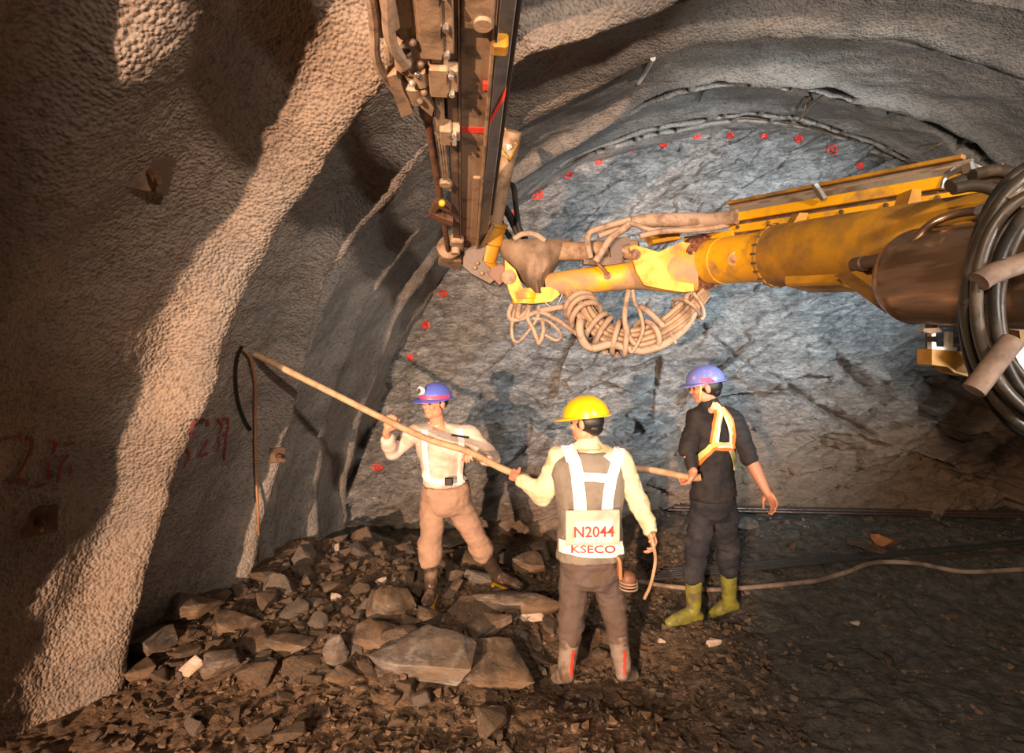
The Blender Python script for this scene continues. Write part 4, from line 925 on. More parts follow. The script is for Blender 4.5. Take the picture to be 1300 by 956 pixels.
m = MB(); m.prism(pp([(1276, 470), (1320, 472), (1320, 486), (1278, 480)], 2.5), FWD*.2); m.prism(pp([(1290, 380), (1320, 380), (1320, 440), (1296, 436)], 2.5), FWD*.1); part('lower_plate', m, 'yellowd', pl, 0)
# hose coil at the right edge
cen = (1347, 384); coil = None
for k, (a, b, d, rr, mt) in enumerate(((122, 181, 1.90, .019, 'black'), (117, 172, 1.80, .021, 'hosed'), (111, 166, 1.92, .019, 'black'), (104, 158, 1.79, .020, 'hosed'), (98, 160, 1.90, .020, 'black'),
                                 (92, 146, 1.80, .021, 'hosed'), (88, 150, 1.92, .018, 'black'), (79, 132, 1.82, .020, 'hosed'), (84, 138, 1.72, .016, 'black'), (108, 150, 1.72, .017, 'hosed'))):
    pts = []
    for i in range(40):
        t = 2*math.pi*i/39; wob = 1+.015*math.sin(3*t+k)+.01*math.sin(5*t+2*k)
        pts.append(P(cen[0]-a*wob*math.cos(t), cen[1]+b*wob*math.sin(t), d+.03*math.sin(2*t+k)+.10*math.sin(t)))
    mm = MB(); mm.tube(pts, rr, 10, 2, cap=False)
    if coil is None: coil = part('hose_coil', mm, mt, smooth=60)
    else: part('coiled_hose', mm, mt, coil, 60)
for px, d, rr, mt in (([(1243, 358), (1255, 350), (1280, 340), (1310, 330)], 1.70, .030, 'sleeve'), ([(1236, 496), (1250, 478), (1268, 454), (1286, 432)], 1.70, .030, 'sleeve'), ([(1280, 262), (1292, 250), (1310, 238)], 1.70, .036, 'sleeve')):
    mm = MB(); mm.tube(pp(px, d), rr, 14, 6); part('hose_sleeve', mm, mt, coil, 60)
for px, d, rr in (([(1205, 236), (1230, 228), (1262, 226), (1290, 238), (1310, 262)], 2.25, .026), ([(1210, 240), (1240, 236), (1270, 246), (1300, 275)], 2.15, .022), ([(1235, 222), (1265, 216), (1300, 222)], 2.2, .022), ([(1268, 440), (1280, 452), (1300, 478), (1320, 500)], 1.85, .012), ([(1262, 425), (1275, 440), (1290, 470), (1310, 485)], 1.95, .012)):
    mm = MB(); mm.tube(pp(px, d), rr, 10, 6); part('feed_hose', mm, 'hosed', coil, 60)

# ================================================================== RODS AND CABLES ON THE FLOOR
def lay(px, r, n=10, dz=0.0):
    return [on_floor(u, v, dz+r) for u, v in px]
for k in range(7):
    row, j = (0, k) if k < 4 else (1, k-4); R = .013
    a = P(846+k*1.5+r.random()*6, 655, 5.80); a.z = fz_(a.x, a.y)+.028; b = P(1330, 662, 5.55); b.z = .37
    off = FWD*(.03*j-.03+(.014*row))+Vector((0, 0, .024*row))
    z = max(a.z, .36)
    a.z = z; b.z = z
    m = MB(); m.cyl(a+off, b+off, R, n=12); o = m.build('drill_rod', MAT['steelrod'])
    tag(o, 'brown steel rod in the straight level bundle along the foot of the muck slope', 'rod', 'rods of the upper bundle')
for k in range(5):
    a = on_floor(826+k*5, 742-k*1.5); b = on_floor(1335, 694+k*1.5)
    off = FWD*(.028*k)
    m = MB(); a.z += .04; b.z += .05; m.cyl(a+off, b+off, .012, n=12); tag(m.build('drill_rod', MAT['steelrodb']), 'dark wet steel rod in the slanting bundle behind the olive boots', 'rod', 'rods of the slanting bundle')
a = on_floor(1150, 717); b = on_floor(1340, 703); m = MB(); m.cyl(a+UP*.02, b+UP*.05, .012, n=10); tag(m.build('drill_rod', MAT['steelrod']), 'single thin steel rod diverging below the slanting bundle at far right', 'rod')
m = MB(); m.tube(lay([(812, 742), (850, 748), (900, 752), (945, 750), (1000, 745), (1040, 740), (1075, 730), (1100, 720), (1125, 717), (1165, 719), (1220, 729), (1270, 728), (1330, 724)], .018, dz=.004), .018, 10, 6); tag(m.build('cable', MAT['cable'], smooth=60), 'pale muddy cable snaking over the floor in front of the rods', 'cable')
# cords hanging from the drill hole in the left wall
h, n = lining_hit(308, 443)
def wallpts(px, o=.05):
    out = []
    for u, v in px:
        q, nn = lining_hit(u, v); out.append(q+(EYE-q).normalized()*o)
    return out
m = MB(); m.tube(wallpts([(307, 440), (301, 455), (299, 480), (302, 508), (310, 532), (318, 545)], .05), .012, 7, 6); tag(m.build('cord', MAT['black']), 'black wire hanging in a curve below the drill hole in the left wall', 'cord')
m = MB(); m.tube(wallpts([(309, 444), (318, 456), (324, 485), (324, 530), (325, 600), (328, 660), (329, 712)], .07), .010, 7, 6); tag(m.build('cord', MAT['cableo'], smooth=60), 'orange-brown cord hanging from the drill hole down to the rubble', 'cord')
# the long rod the men hold
RODP = [P(300, 438, 4.18), P(400, 488, 4.14), P(496, 536, 4.10), P(545, 558, 4.04), P(596, 574, 3.98), P(650, 600, 3.80), P(700, 607, 3.98), P(760, 600, 4.02), P(812, 595, 4.0), P(876, 606, 3.90), P(890, 606, 3.88)]
m = MB(); m.tube(RODP, .023, 12, 8); tag(m.build('long_rod', MAT['tan'], smooth=60), 'long muddy flexible rod held across by all three men, end in a wall hole', 'rod')
# ================================================================== PEOPLE
def V(*a): return Vector(a)
def ringpts(c, X, Y, a, b, n=22, sq=2.3):
    out = []
    for i in range(n):
        t = 2*math.pi*i/n; ct, s_ = math.cos(t), math.sin(t)
        k = (abs(ct)**sq+abs(s_)**sq)**(-1/sq); out.append(c+X*(a*k*ct)+Y*(b*k*s_))
    return out
def torso(m, J, g=0.0, low=-.10, top=1.0, hem=0.0):
    """loft from crotch to neck. J: pelvis, chest, neck (points), R (right vector at hips), RS (right vector at shoulders), F"""
    pe, ch, ne = J['pelvis'], J['chest'], J['neck']; F = J['F']; rings = []
    prof = [(-.42, .10, .085), (-.30, .145, .115), (0, .165, .122), (.30, .150, .108), (.55, .142, .104), (1.0, .168, .118), (1.35, .185, .118), (1.62, .175, .10), (1.82, .12, .082), (1.98, .066, .064)]
    for t, a, b in prof:
        if t < low or t > top: continue
        c = pe.lerp(ch, t) if t <= 1 else ch.lerp(ne, (t-1)/.95)
        s = min(max(t/1.4, 0), 1); X = J['R'].lerp(J['RS'], s).normalized(); up = (ne-pe).normalized()
        Fx = (F-up*F.dot(up)); Fx = (Fx-X*Fx.dot(X)).normalized(); X = (X-up*X.dot(up)*.6).normalized()
        gg = g*(1 if t < 1.7 else .5)+(hem if t < .1 else 0)
        rings.append(ringpts(c, X, Fx, a+gg, b+gg))
    m.loft(rings)
def hand(m, w, d, n, s, curl=1.0, sc=1.0, spread=.1, thumb=.6):
    """w wrist, d pointing direction, n palm normal (fingers curl to it), s towards the thumb"""
    d = d.normalized(); n = (n-d*n.dot(d)).normalized(); s = (s-d*s.dot(d)-n*s.dot(n)).normalized()
    m.cap(w-d*.02*sc, w+d*.03*sc, .025*sc, .027*sc, 10)
    m.ell(w+d*.052*sc, (.045*sc, .040*sc, .0165*sc), d, s, n, 14, 9)
    tips = []
    for k, (off, L) in enumerate(((.030, .93), (.010, 1.03), (-.010, .97), (-.029, .78))):
        p = w+d*(.083-.004*abs(k-1.3))*sc+s*off*sc; dd = (d+s*spread*off*12).normalized(); a = 0
        m.cap(w+d*.04*sc+s*off*sc*.8, p, .011*sc, .0105*sc, 8)
        for j, (l, r0) in enumerate(((.044, .0098), (.027, .0088), (.021, .0080))):
            a += curl*(.75, .95, .6)[j]; q = p+(dd*math.cos(a)+n*math.sin(a))*l*L*sc
            m.cap(p, q, r0*sc, (r0-.0008)*sc, 8); p = q
        tips.append(p)
    p = w+d*.022*sc+s*.022*sc; q = p+(d*.55+s*.75+n*.35).normalized()*.042*sc; m.cap(p, q, .015*sc, .0115*sc, 8)
    r_ = q+(d*(1-thumb*.4)+s*(.35-thumb*.5)+n*(.3+thumb*.6)).normalized()*.032*sc; m.cap(q, r_, .0105*sc, .0095*sc, 8)
    t = r_+(d*.7-s*.25*thumb+n*(.3+thumb*.7)).normalized()*.024*sc; m.cap(r_, t, .0095*sc, .0082*sc, 8)
def head(m, c, F, U, sc=1.0):
    """F where the face looks, U crown"""
    U = (U-F*U.dot(F)).normalized(); X = F.cross(U).normalized(); A = lambda x, f, u: c+X*x*sc+F*f*sc+U*u*sc; s = sc
    m.ell(A(0, -.012, .030), (.076*s, .095*s, .092*s), X, F, U, 20, 13)
    m.ell(A(0, .020, -.030), (.062*s, .070*s, .075*s), X, F, U, 18, 11)
    m.ell(A(0, .048, -.078), (.036*s, .038*s, .030*s), X, F, U)         # chin
    for q in (-1, 1):
        m.ell(A(.042*q, .012, -.060), (.024*s, .045*s, .034*s), X, F, U)  # jaw
        m.ell(A(.037*q, .062, -.018), (.024*s, .022*s, .02*s), X, F, U)   # cheek
        m.ell(A(.030*q, .078, .026), (.028*s, .014*s, .009*s), X, F, U)   # brow
        m.ell(A(.078*q, -.012, -.004), (.010*s, .020*s, .032*s), X, F, U) # ear
    m.ell(A(0, .082, .002), (.011*s, .015*s, .028*s), X, F, U); m.ell(A(0, .096, -.018), (.017*s, .015*s, .012*s), X, F, U)  # nose
    m.ell(A(0, .082, -.046), (.024*s, .012*s, .006*s), X, F, U); m.ell(A(0, .080, -.056), (.021*s, .012*s, .007*s), X, F, U) # lips
    return A, X, U
def limb(m, pts, rad, n=14):
    for i in range(len(pts)-1): m.cap(pts[i], pts[i+1], rad[i], rad[i+1], n)
def wrinkle(amp, f=9, st=(1, 1, 1), seed=0):
    return lambda co: amp*fbm(co[:, 0]*f*st[0]+seed, co[:, 1]*f*st[1], co[:, 2]*f*st[2], 3)
def cloth(name, m, mat, parent, vox=.011, amp=.008, f=8, smooth=4, seed=0, label=None):
    me = remesh(m.mesh(), vox, smooth, wrinkle(amp, f, (1, 1, 1.9), seed)); o = link(name, me, MAT[mat], parent, 180)
    if label: o['label'] = label
    return o
def boot(root, knee_top, ankle, toe, mat, r=(.062, .048), solem=None, foot=.045):
    m = MB(); fd = (toe-ankle); fd = Vector((fd.x, fd.y, fd.z)).normalized(); ax = (knee_top-ankle).normalized()
    heel = ankle-fd*.045-ax*.055; ball = toe-fd*.06
    m.cap(knee_top-ax*.02, ankle, r[0], r[1], 16); m.cap(ankle, heel, r[1]*.95, .040, 12); m.cap(heel, ball-ax*.0, .038, .043, 14); m.cap(ankle+fd*.02, ball, .046, .040, 14); m.cap(ball, toe, .044, .034, 12)
    X = fd.cross(Vector((0, 0, 1))).normalized()
    m.ell(ball, (.050, .06, .036), X, fd, fd.cross(X), 14, 9)
    o = cloth('boot', m, mat, root, .009, .004, 12)
    U2 = X.cross(fd).normalized(); U2 = U2 if U2.z > 0 else -U2
    if solem:
        out = []
        for (t, w) in ((-.10, .03), (-.08, .038), (-.02, .036), (.06, .036), (.13, .046), (.18, .046), (.215, .034), (.228, .018)):
            out.append((t, w))
        base = ankle-U2*.093
        poly = [base+fd*t+X*w for t, w in out]+[base+fd*t-X*w for t, w in out[::-1]]
        m = MB(); m.prism(poly, U2*.022); m.build('boot_sole', MAT[solem], o, 0)
    return o
def helmet(root, A, X, F, U, mat, brim=.055, sc=1.0, peak=.05):
    """hard hat sitting on the head frame"""
    n = 36; rows = []; c = A(0, -.010, .045); rx, ry, rz = .106*sc, .130*sc, .108*sc
    for j in range(11):
        t = (math.pi/2)*(1-j/10); q = []
        for i in range(n):
            w = 2*math.pi*i/n; cr = math.cos(t); x = rx*cr*math.cos(w); y = ry*cr*math.sin(w); z = rz*math.sin(t)
            z += .006*math.exp(-(x/.02)**2)*(1 if j > 0 else 0)*(.6)
            q.append(c+X*x+F*y+U*z)
        rows.append(q)
    def rim(k, dz):
        q = []
        for i in range(n):
            w = 2*math.pi*i/n; e = .012+peak*max(0, math.sin(w))**2.2
            q.append(c+X*((rx+e*k)*math.cos(w))+F*((ry+e*k)*math.sin(w))+U*(dz-.012*k*max(0, math.sin(w))))
        return q
    top = rows[0]; cen = c+U*(rz+.004)
    rr = rows+[rim(1, -.003), rim(1, -.010), rim(0, -.012)]
    inner = []
    for j in range(9, 0, -1):
        t = (math.pi/2)*(1-j/10); inner.append([c+X*((rx-.006)*math.cos(t)*math.cos(2*math.pi*i/n))+F*((ry-.006)*math.cos(t)*math.sin(2*math.pi*i/n))+U*((rz-.006)*math.sin(t)-.006) for i in range(n)])
    m = MB(); m.loft(rr+inner); return m.build('helmet', MAT[mat], root, 60)
def eyes(root, A, X, F, U):
    for q in (-1, 1):
        m = MB(); m.ell(A(.031*q, .0765, .008), (.0125, .008, .0075), X, F, U, 10, 7); m.build('eye', MAT['eye'], root, 60)
def perp(a, b): return (a-b*a.dot(b)).normalized()
def strap(root, bv, pts, w, mat, name='strap', off=.012, thick=.006, label=None):
    q = []
    for p in smoothpath(pts, 4):
        h, n, _, dd = bv.ray_cast(EYE, (p-EYE).normalized()); q.append(h if h is not None else bv.find_nearest(p)[0])
    m = MB(); ribbon_on(m, bv, q, w, off, thick, 0, 4); o = m.build(name, MAT[mat], root, 50)
    if label: o['label'] = label
    return o
def text_mesh(s, size, place, mat, name, parent):
    cu = bpy.data.curves.new('t', 'FONT'); cu.body = s; cu.size = size; cu.align_x = 'CENTER'; cu.align_y = 'CENTER'; cu.extrude = .0015; cu.offset = size*.012; cu.resolution_u = 3
    o = bpy.data.objects.new('t', cu); COL.objects.link(o); dg = bpy.context.evaluated_depsgraph_get(); me = bpy.data.meshes.new_from_object(o.evaluated_get(dg)); bpy.data.objects.remove(o)
    for v in me.vertices: v.co = place(v.co.x, v.co.y, v.co.z)
    return link(name, me, MAT[mat], parent, 0)

# ---------------------------------------------------------------- 1: man facing the camera, both hands on the rod
F1 = (-FWD*.9-RGT*.45).normalized(); R1 = -UP.cross(F1).normalized()*-1
# right hand side of the person appears at image left
J = dict(pelvis=P(566, 628, 4.50), chest=P(562, 578, 4.46), neck=P(556, 538, 4.42), F=(-FWD*.95-RGT*.25).normalized())
XR = J['F'].cross(UP).normalized()   # person's right
XR = XR if XR.dot(RGT) < 0 else -XR
J['R'] = XR; J['RS'] = (XR+UP*.03).normalized()
sR, eR, wR = P(526, 551, 4.42), P(497, 574, 4.30), P(490, 549, 4.14)
sL, eL, wL = P(597, 552, 4.42), P(627, 583, 4.30), P(607, 581, 4.06)
hR, kR, aR, tR = P(550, 640, 4.50), P(546, 694, 4.42), P(547, 750, 4.40), P(541, 769, 4.20)
hL, kL, aL, tL = P(582, 640, 4.50), P(606, 690, 4.54), P(632, 731, 4.66), P(660, 745, 4.55)
man1 = empty('person', P(590, 772, 4.45), 'person in pale shirt, khaki trousers and blue helmet, facing camera, gripping the long rod', 'person')
m = MB(); hc = P(552, 512, 4.38); hf = (-FWD*.75-RGT*.65-UP*.05).normalized(); A, X, U = head(m, hc, hf, (UP+RGT*.08).normalized())
m.cap(J['neck']-UP*.03, hc-UP*.03, .056, .052); torso(m, J, -.012, -.5, 2)
limb(m, [sR, eR, wR], [.048, .038, .026]); limb(m, [sL, eL, wL], [.048, .038, .026])
limb(m, [hR, kR, aR], [.075, .052, .038]); limb(m, [hL, kL, aL], [.075, .052, .038]); m.cap(aR, tR, .035, .028); m.cap(aL, tL, .035, .028)
gR = RODP[2]; gL = RODP[4]
hand(m, wR+(gR-wR)*.15, (gR-wR+UP*.02), FWD*.8+UP*.2, (RODP[3]-RODP[2]), 1.1); hand(m, wL+(gL-wL)*.15, (gL-wL), -FWD*.2-UP, (RODP[4]-RODP[3])*-1+FWD*.2, 1.1)
body = link('body', remesh(m.mesh(), .0058, 2), MAT['skin'], man1, 180)
eyes(man1, A, X, hf, U)
m = MB(); m.ell(A(0, -.025, .022), (.083, .088, .078), X, hf, U, 18, 12); m.build('hair', MAT['hair'], man1, 60)
hel = helmet(man1, A, X, hf, U, 'helmb')
hb = bvh_obj(hel)
m = MB(); ribbon_on(m, hb, [A(.115*math.cos(t), -.01+.135*math.sin(t), .062) for t in [math.pi*k/10-.3 for k in range(13)]], .026, .004, .003, 2, 3); m.build('helmet_band', MAT['pink'], hel, 50)
m = MB(); c = A(.0, .135, .105); m.lathe(c-hf*.02, hf+U*.2, [(0, .02), (.005, .03), (.03, .032), (.035, .026)], 18); hl = m.build('headlamp', MAT['white'], hel, 35)
m = MB(); m.lathe(c+hf*.014+U*.002, hf+U*.2, [(0, .02), (.004, .022)], 16); m.build('lamp_lens', MAT['chrome'], hl, 35)
m = MB(); torso(m, J, .018, .1, 1.84); m.cap(J['chest']+UP*.10, J['neck'], .10, .062)
limb(m, [J['neck']-UP*.05, sR, sR.lerp(eR, .5), eR, wR.lerp(eR, .35)], [.07, .072, .064, .058, .047]); limb(m, [J['neck']-UP*.05, sL, sL.lerp(eL, .5), eL, wL.lerp(eL, .5)], [.07, .072, .064, .058, .05])
shirt = cloth('shirt', m, 'shirtw', man1, amp=.012, f=7, seed=3); sb = bvh_obj(shirt)
for q in (0, 1):
    px = [(540, 545), (540, 565), (542, 590), (546, 610)] if q == 0 else [(583, 545), (585, 565), (584, 590), (583, 612)]
    strap(man1, sb, [P(u, v, 4.2) for u, v in px], .052, 'refl', 'reflective_strap')
strap(man1, sb, [P(533, 604, 4.3), P(545, 608, 4.2), P(560, 611, 4.2), P(578, 612, 4.2), P(594, 608, 4.3)], .05, 'refl', 'waist_belt')
strap(man1, sb, [P(573, 553, 4.2), P(596, 556, 4.2)], .014, 'black', 'pocket_trim'); strap(man1, sb, [P(574, 563, 4.2), P(594, 565, 4.2)], .008, 'vestg', 'pocket_trim')
m = MB(); m.boxf(P(570, 611, 4.27), RGT, FWD, UP, -.03, .03, -.02, .012, -.028, .028, .006); m.build('buckle', MAT['black'], man1, 0)
m = MB(); torso(m, J, .030, -.5, .35); limb(m, [hR, kR+UP*.02, kR.lerp(aR, .25)], [.105, .088, .088]); limb(m, [hL, kL+UP*.02, kL.lerp(aL, .25)], [.105, .088, .084])
cloth('trousers', m, 'khaki', man1, amp=.014, f=6, seed=5)
boot(man1, kR.lerp(aR, .25), aR, tR, 'bootb', (.060, .048), 'sole'); boot(man1, kL.lerp(aL, .25), aL, tL, 'bootb', (.060, .048), 'sole')

# ---------------------------------------------------------------- 2: man with the yellow helmet, back to the camera
J = dict(pelvis=P(750, 706, 3.60), chest=P(748, 622, 3.60), neck=P(746, 564, 3.60), F=(FWD*.97-RGT*.2).normalized())
J['R'] = J['F'].cross(UP).normalized(); J['RS'] = (J['R']-UP*.05).normalized()
sL, eL, wL = P(712, 583, 3.60), P(688, 629, 3.62), P(659, 607, 3.70)
sR, eR, wR = P(788, 586, 3.60), P(812, 641, 3.58), P(826, 674, 3.50)
hL, kL, aL, tL = P(731, 722, 3.60), P(726, 785, 3.56), P(719, 849, 3.54), P(706, 862, 3.68)
hR, kR, aR, tR = P(768, 722, 3.60), P(780, 785, 3.62), P(791, 847, 3.60), P(806, 858, 3.74)
man2 = empty('person', P(752, 868, 3.6), 'person in yellow helmet, cream shirt and white harness, back to camera', 'person')
m = MB(); hc = P(743, 537, 3.60); hf = (-RGT*.85+FWD*.52-UP*.12).normalized(); A, X, U = head(m, hc, hf, UP+RGT*.02)
m.cap(J['neck']-UP*.03, hc-UP*.03, .058, .056); torso(m, J, -.012, -.5, 2)
limb(m, [sL, eL, wL], [.048, .038, .026]); limb(m, [sR, eR, wR], [.048, .038, .026]); limb(m, [hL, kL, aL], [.075, .052, .038]); limb(m, [hR, kR, aR], [.075, .052, .038]); m.cap(aL, tL, .035, .028); m.cap(aR, tR, .035, .028)
g = RODP[5]; hand(m, wL+(g-wL)*.1, (g-wL)+RGT*-.02, -UP*.2+FWD, RGT*-.3+UP, 1.15)
hand(m, wR, P(831, 694, 3.44)-wR, -RGT-FWD*.3, -FWD+RGT*.2, .75)
body = link('body', remesh(m.mesh(), .0058, 2), MAT['skin'], man2, 180); eyes(man2, A, X, hf, U)
m = MB(); m.ell(A(0, -.030, .010), (.084, .092, .078), X, hf, U, 18, 12); m.ell(A(0, -.062, -.030), (.066, .045, .05), X, hf, U, 16, 10); m.build('hair', MAT['hair'], man2, 60)
helmet(man2, A, X, hf, U, 'helmy', sc=1.13, peak=.05)
m = MB(); torso(m, J, .026, .05, 1.85); m.cap(J['chest']+UP*.10, J['neck']-UP*.005, .12, .078)
limb(m, [J['neck']-UP*.05, sL, sL.lerp(eL, .5), eL, wL.lerp(eL, .15)], [.075, .082, .074, .066, .050]); limb(m, [J['neck']-UP*.05, sR, sR.lerp(eR, .5), eR, wR.lerp(eR, .12)], [.075, .078, .070, .064, .052])
shirt = cloth('shirt', m, 'shirtc', man2, amp=.014, f=7, seed=9)
m = MB(); m.lathe(J['neck']-UP*.035+RGT*.004, UP+FWD*.15, [(0, .085), (.01, .100), (.035, .080), (.05, .076)], 26, sy=.95); m.build('collar', MAT['shirtc'], shirt, 60)
m = MB(); torso(m, J, .050, .0, 1.85); vest = cloth('vest', m, 'vestg', man2, amp=.006, f=7, seed=12, label='grey vest'); vb = BVHTree.FromPolygons([v.co+man2.location for v in vest.data.vertices]+[v.co+man2.location for v in shirt.data.vertices], [tuple(p.vertices) for p in vest.data.polygons]+[tuple(i+len(vest.data.vertices) for i in p.vertices) for p in shirt.data.polygons])
def st2(px, w, mat='refl', name='harness_strap', off=.012): return strap(man2, vb, [P(u, v, 3.35) for u, v in px], w, mat, name, off)
st2([(716, 562), (724, 574), (731, 592), (735, 620), (738, 655)], .075); st2([(788, 566), (784, 580), (778, 600), (772, 625), (769, 655)], .075); st2([(738, 606), (756, 607), (774, 607)], .052, off=.018)
st2([(712, 691), (722, 695), (748, 699), (776, 699), (789, 695)], .075, 'refl', 'waist_belt', .014)
# bib with its number
bo = P(750, 672, 3.36); bx = (RGT+FWD*.06).normalized(); by = UP; bz = bx.cross(by).normalized(); bz = bz if bz.dot(EYE-bo) > 0 else -bz
h_, n_, _, _ = vb.ray_cast(EYE, (bo-EYE).normalized()); bo = h_+bz*.022
m = MB(); m.boxf(bo, bx, bz, by, -.150, .165, -.006, .006, -.082, .118, .004); bib = m.build('back_bib', MAT['bib'], man2, 0)
m = MB(); m.boxf(bo, bx, bz, by, -.100, .125, .005, .009, -.068, .055, .002); m.build('bib_panel', MAT['bibl'], bib, 0)
text_mesh('N2044', .088, lambda x, y, z: bo+bx*(x*.98+.012)+by*(y*1.0-.008)+bz*(.0105+z), 'redtape', 'lettering', bib)
belt_bv = vb
def onbelt(x, y, z):
    q = P(753+x*3.55/3.55*208, 698-y*208, 3.2); h, n, _, d = vb.ray_cast(EYE, (q-EYE).normalized())
    if h is None: h, n, _, d = vb.find_nearest(q)
    return h+(EYE-h).normalized()*(.024+z)
text_mesh('KSECO', .066, lambda x, y, z: onbelt(x*1.35, y, z), 'redtape', 'lettering', bib)
m = MB(); torso(m, J, .034, -.5, .05); limb(m, [hL, kL+UP*.02, kL.lerp(aL, .35)], [.100, .082, .078]); limb(m, [hR, kR+UP*.02, kR.lerp(aR, .35)], [.100, .080, .074]); cloth('trousers', m, 'muddyt', man2, amp=.014, f=7, seed=15)
for kk, aa, tt in ((kL, aL, tL), (kR, aR, tR)):
    b_ = boot(man2, kk.lerp(aa, .28), aa, tt, 'bootm', (.066, .052)); bb = bvh_obj(b_)
    m = MB(); q0 = kk.lerp(aa, .55)-FWD*.1+RGT*.035; ribbon_on(m, bb, [q0, q0-UP*.06-RGT*.008, q0-UP*.13-RGT*.02], .018, .006, .003, 4, 3); m.build('boot_stripe', MAT['redtape'], b_, 50)
# what hangs from his belt
pouch = empty('tool_holster', P(786, 705, 3.5), 'brown tool holster with coiled wire hanging on the right hip of the yellow-helmeted man', 'holster')
m = MB(); m.boxf(P(787, 716, 3.46), RGT, FWD, UP, -.018, .016, -.012, .02, -.075, .05, .006); m.build('loop', MAT['leather'], pouch, 0)
m = MB(); m.tube([P(784, 707, 3.44), P(787, 715, 3.43), P(788, 735, 3.44)], .012, 8, 4); m.build('red_handle', MAT['cableo'], pouch, 60)
m = MB(); m.lathe(P(797, 744, 3.50), UP, [(0, .03), (.01, .045), (.05, .05), (.075, .04), (.09, .02)], 20); m.build('pouch', MAT['leather'], pouch, 60)
for k in range(3):
    m = MB(); c = P(798, 738+k*4, 3.50); m.tube([c+RGT*.052*math.cos(t)+FWD*.052*math.sin(t) for t in [2*math.pi*i/16 for i in range(17)]], .0055, 7, 2); m.build('wire_coil', MAT['hose'], pouch, 60)
m = MB(); m.tube([P(826, 678, 3.42), P(829, 690, 3.40), P(832, 712, 3.42), P(826, 742, 3.44), P(818, 760, 3.46)], .010, 8, 6); tag(m.build('short_hose', MAT['tan'], smooth=60), 'short curved tan hose hanging from the right hand of the yellow-helmeted man', 'hose')

# ---------------------------------------------------------------- 3: man in the dark shirt with lime harness
J = dict(pelvis=P(905, 630, 4.12), chest=P(905, 560, 4.10), neck=P(901, 514, 4.08), F=(-RGT*.72+FWD*.69).normalized())
J['R'] = J['F'].cross(UP).normalized(); J['RS'] = J['R']
sL, eL, wL = P(885, 530, 4.00), P(872, 572, 3.92), P(880, 600, 3.84)
if (sL-P(930, 530, 4.1)).dot(J['R']) > 0: pass
sR, eR, wR = P(931, 533, 4.05), P(951, 580, 3.92), P(972, 622, 3.82)
hA, kA, aA, tA = P(893, 646, 4.10), P(882, 708, 4.10), P(880, 776, 4.12), P(850, 790, 4.06)
hB, kB, aB, tB = P(918, 646, 4.14), P(924, 706, 4.22), P(926, 764, 4.30), P(905, 779, 4.36)
man3 = empty('person', P(895, 797, 4.12), 'person in black shirt and lime harness with olive boots, facing left', 'person')
m = MB(); hc = P(895, 492, 4.08); hf = (-RGT*.96+FWD*.22-UP*.16).normalized(); A, X, U = head(m, hc, hf, UP-RGT*.12)
m.cap(J['neck']-UP*.03, hc-UP*.03+RGT*.015, .056, .052); torso(m, J, -.012, -.5, 2)
limb(m, [sL, eL, wL], [.047, .038, .028]); limb(m, [sR, eR, eR.lerp(wR, .4), wR], [.047, .042, .042, .029]); limb(m, [hA, kA, aA], [.072, .05, .038]); limb(m, [hB, kB, aB], [.072, .05, .038]); m.cap(aA, tA, .035, .028); m.cap(aB, tB, .035, .028)
g = RODP[9]; hand(m, wL, g-wL-UP*.02, FWD*.5-RGT, -FWD, 1.1); hand(m, wR, (P(984, 640, 3.78)-wR), -RGT-FWD*.3, -RGT*.2+FWD, .6)
body = link('body', remesh(m.mesh(), .0058, 2), MAT['skin'], man3, 180); eyes(man3, A, X, hf, U)
m = MB(); m.ell(A(0, -.030, .010), (.084, .090, .076), X, hf, U, 18, 12); m.ell(A(0, -.062, -.030), (.062, .042, .045), X, hf, U, 16, 10); m.build('hair', MAT['hair'], man3, 60)
hel = helmet(man3, A, X, hf, U, 'helmb2', sc=1.0, peak=.042); hb = bvh_obj(hel)
m = MB(); ribbon_on(m, hb, [A(-.12, -.06, .062), A(-.125, -.02, .062), A(-.12, .03, .064)] if A(-.1, 0, 0).y < A(.1, 0, 0).y else [A(.12, -.06, .062), A(.125, -.02, .062), A(.12, .03, .064)], .03, .004, .003, 4, 3); m.build('helmet_sticker', MAT['pink'], hel, 50)
m = MB(); qs = -1 if A(-.1, 0, 0).y < A(.1, 0, 0).y else 1; m.tube([A(.080*qs, .03, .05), A(.078*qs, .035, -.01), A(.058*qs, .05, -.07), A(0, .062, -.105)], .005, 6, 5); m.build('chin_strap', MAT['straplime'], hel, 60)
m = MB(); torso(m, J, .024, -.22, 1.88); m.cap(J['chest']+UP*.10, J['neck']-UP*.01, .11, .078)
limb(m, [J['neck']-UP*.05, sL, sL.lerp(eL, .5), eL], [.07, .070, .064, .058]); limb(m, [J['neck']-UP*.05, sR, sR.lerp(eR, .5), eR], [.07, .072, .066, .062])
shirt = cloth('shirt', m, 'shirtb', man3, amp=.012, f=7, seed=21); sb = bvh_obj(shirt)
m = MB(); limb(m, [eL.lerp(sL, .1), wL.lerp(eL, .2)], [.046, .038]); cloth('sleeve', m, 'shirtb', man3, amp=.006, seed=22)
def st3(px, w, mat, off=.012, name='harness_strap'): return strap(man3, sb, [P(u, v, 3.8) for u, v in px], w, mat, name, off)
st3([(903, 514), (912, 520), (909, 540), (906, 562)], .062, 'straporange'); st3([(903, 514), (913, 520), (910, 540), (907, 562)], .046, 'straplime', .016); st3([(913, 522), (911, 540), (909, 560)], .02, 'refl', .020)
st3([(914, 518), (924, 532), (930, 548), (931, 566)], .052, 'straporange'); st3([(914, 519), (923, 533), (928, 548), (929, 566)], .036, 'straplime', .016); st3([(918, 530), (924, 548), (925, 562)], .014, 'refl', .020)
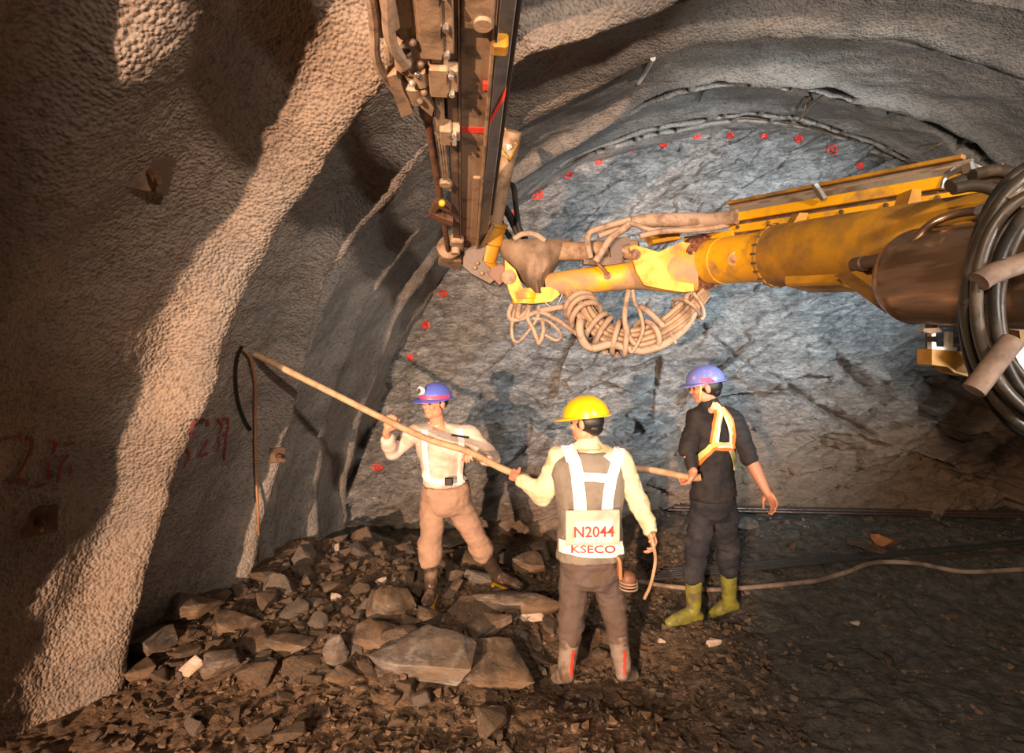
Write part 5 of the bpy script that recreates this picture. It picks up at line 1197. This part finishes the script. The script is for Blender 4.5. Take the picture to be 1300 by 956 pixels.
st3([(882, 590), (892, 580), (905, 567), (918, 567), (932, 567)], .055, 'straporange'); st3([(882, 586), (892, 577), (905, 564), (918, 564), (932, 564)], .036, 'straplime', .016)
st3([(910, 566), (922, 566), (931, 566)], .014, 'refl', .021)
st3([(927, 570), (931, 584), (932, 596)], .045, 'straplime')
m = MB(); torso(m, J, .018, -.5, .25); limb(m, [hA, kA+UP*.02, kA.lerp(aA, .35)], [.10, .080, .072]); limb(m, [hB, kB+UP*.02, kB.lerp(aB, .30)], [.10, .078, .072]); cloth('trousers', m, 'navy', man3, amp=.014, f=7, seed=25)
boot(man3, kA.lerp(aA, .30), aA, tA, 'bootg', (.062, .049)); boot(man3, kB.lerp(aB, .25), aB, tB, 'bootg', (.062, .049))
# ================================================================== LIGHT
def spot(name, loc, to, W, col, ang, blend=.5, size=.08):
    l = bpy.data.lights.new(name, 'SPOT'); l.energy = W; l.color = col; l.spot_size = R_(ang); l.spot_blend = blend; l.shadow_soft_size = size
    o = bpy.data.objects.new(name, l); COL.objects.link(o); o.location = loc
    o.rotation_euler = (Vector(to)-Vector(loc)).to_track_quat('-Z', 'Y').to_euler(); return o
spot('headlight_left', (-1.6, -6.3, 1.8), (-2.55, 3.0, 1.6), 8500, (1, .60, .38), 44, .5, .06)
spot('fill_men_rubble', (-1.3, -3.4, 2.9), (.5, 4.4, 1.3), 1700, (1, .72, .50), 58, .7, .25)  # added soft warm fill for the men and rubble, not a real headlight
spot('headlight_right', (2.0, -.9, 3.3), (-.8, 4.5, 2.9), 1050, (1, .76, .60), 66, .8, .10)
spot('work_light_face', (3.5, 1.2, 3.0), (.9, 6.3, 2.4), 2700, (.80, .93, 1.0), 52, 1.0, .12)
spot('fill_roof', (3.2, .6, 1.2), (.6, 5.0, 4.0), 750, (1, .90, .80), 85, 1.0, .2)  # added upward fill that brightens the roof, no lamp of the machine
w = bpy.data.worlds.new('world'); SC.world = w; w.use_nodes = True
w.node_tree.nodes['Background'].inputs[0].default_value = (.5, .45, .4, 1); w.node_tree.nodes['Background'].inputs[1].default_value = .02
SC.view_settings.view_transform = 'Standard'; SC.view_settings.look = 'None'; SC.view_settings.gamma = 1
SC.view_settings.use_curve_mapping = False; SC.view_settings.exposure = 0.0
SC.cycles.use_denoising = True; SC.cycles.max_bounces = 6
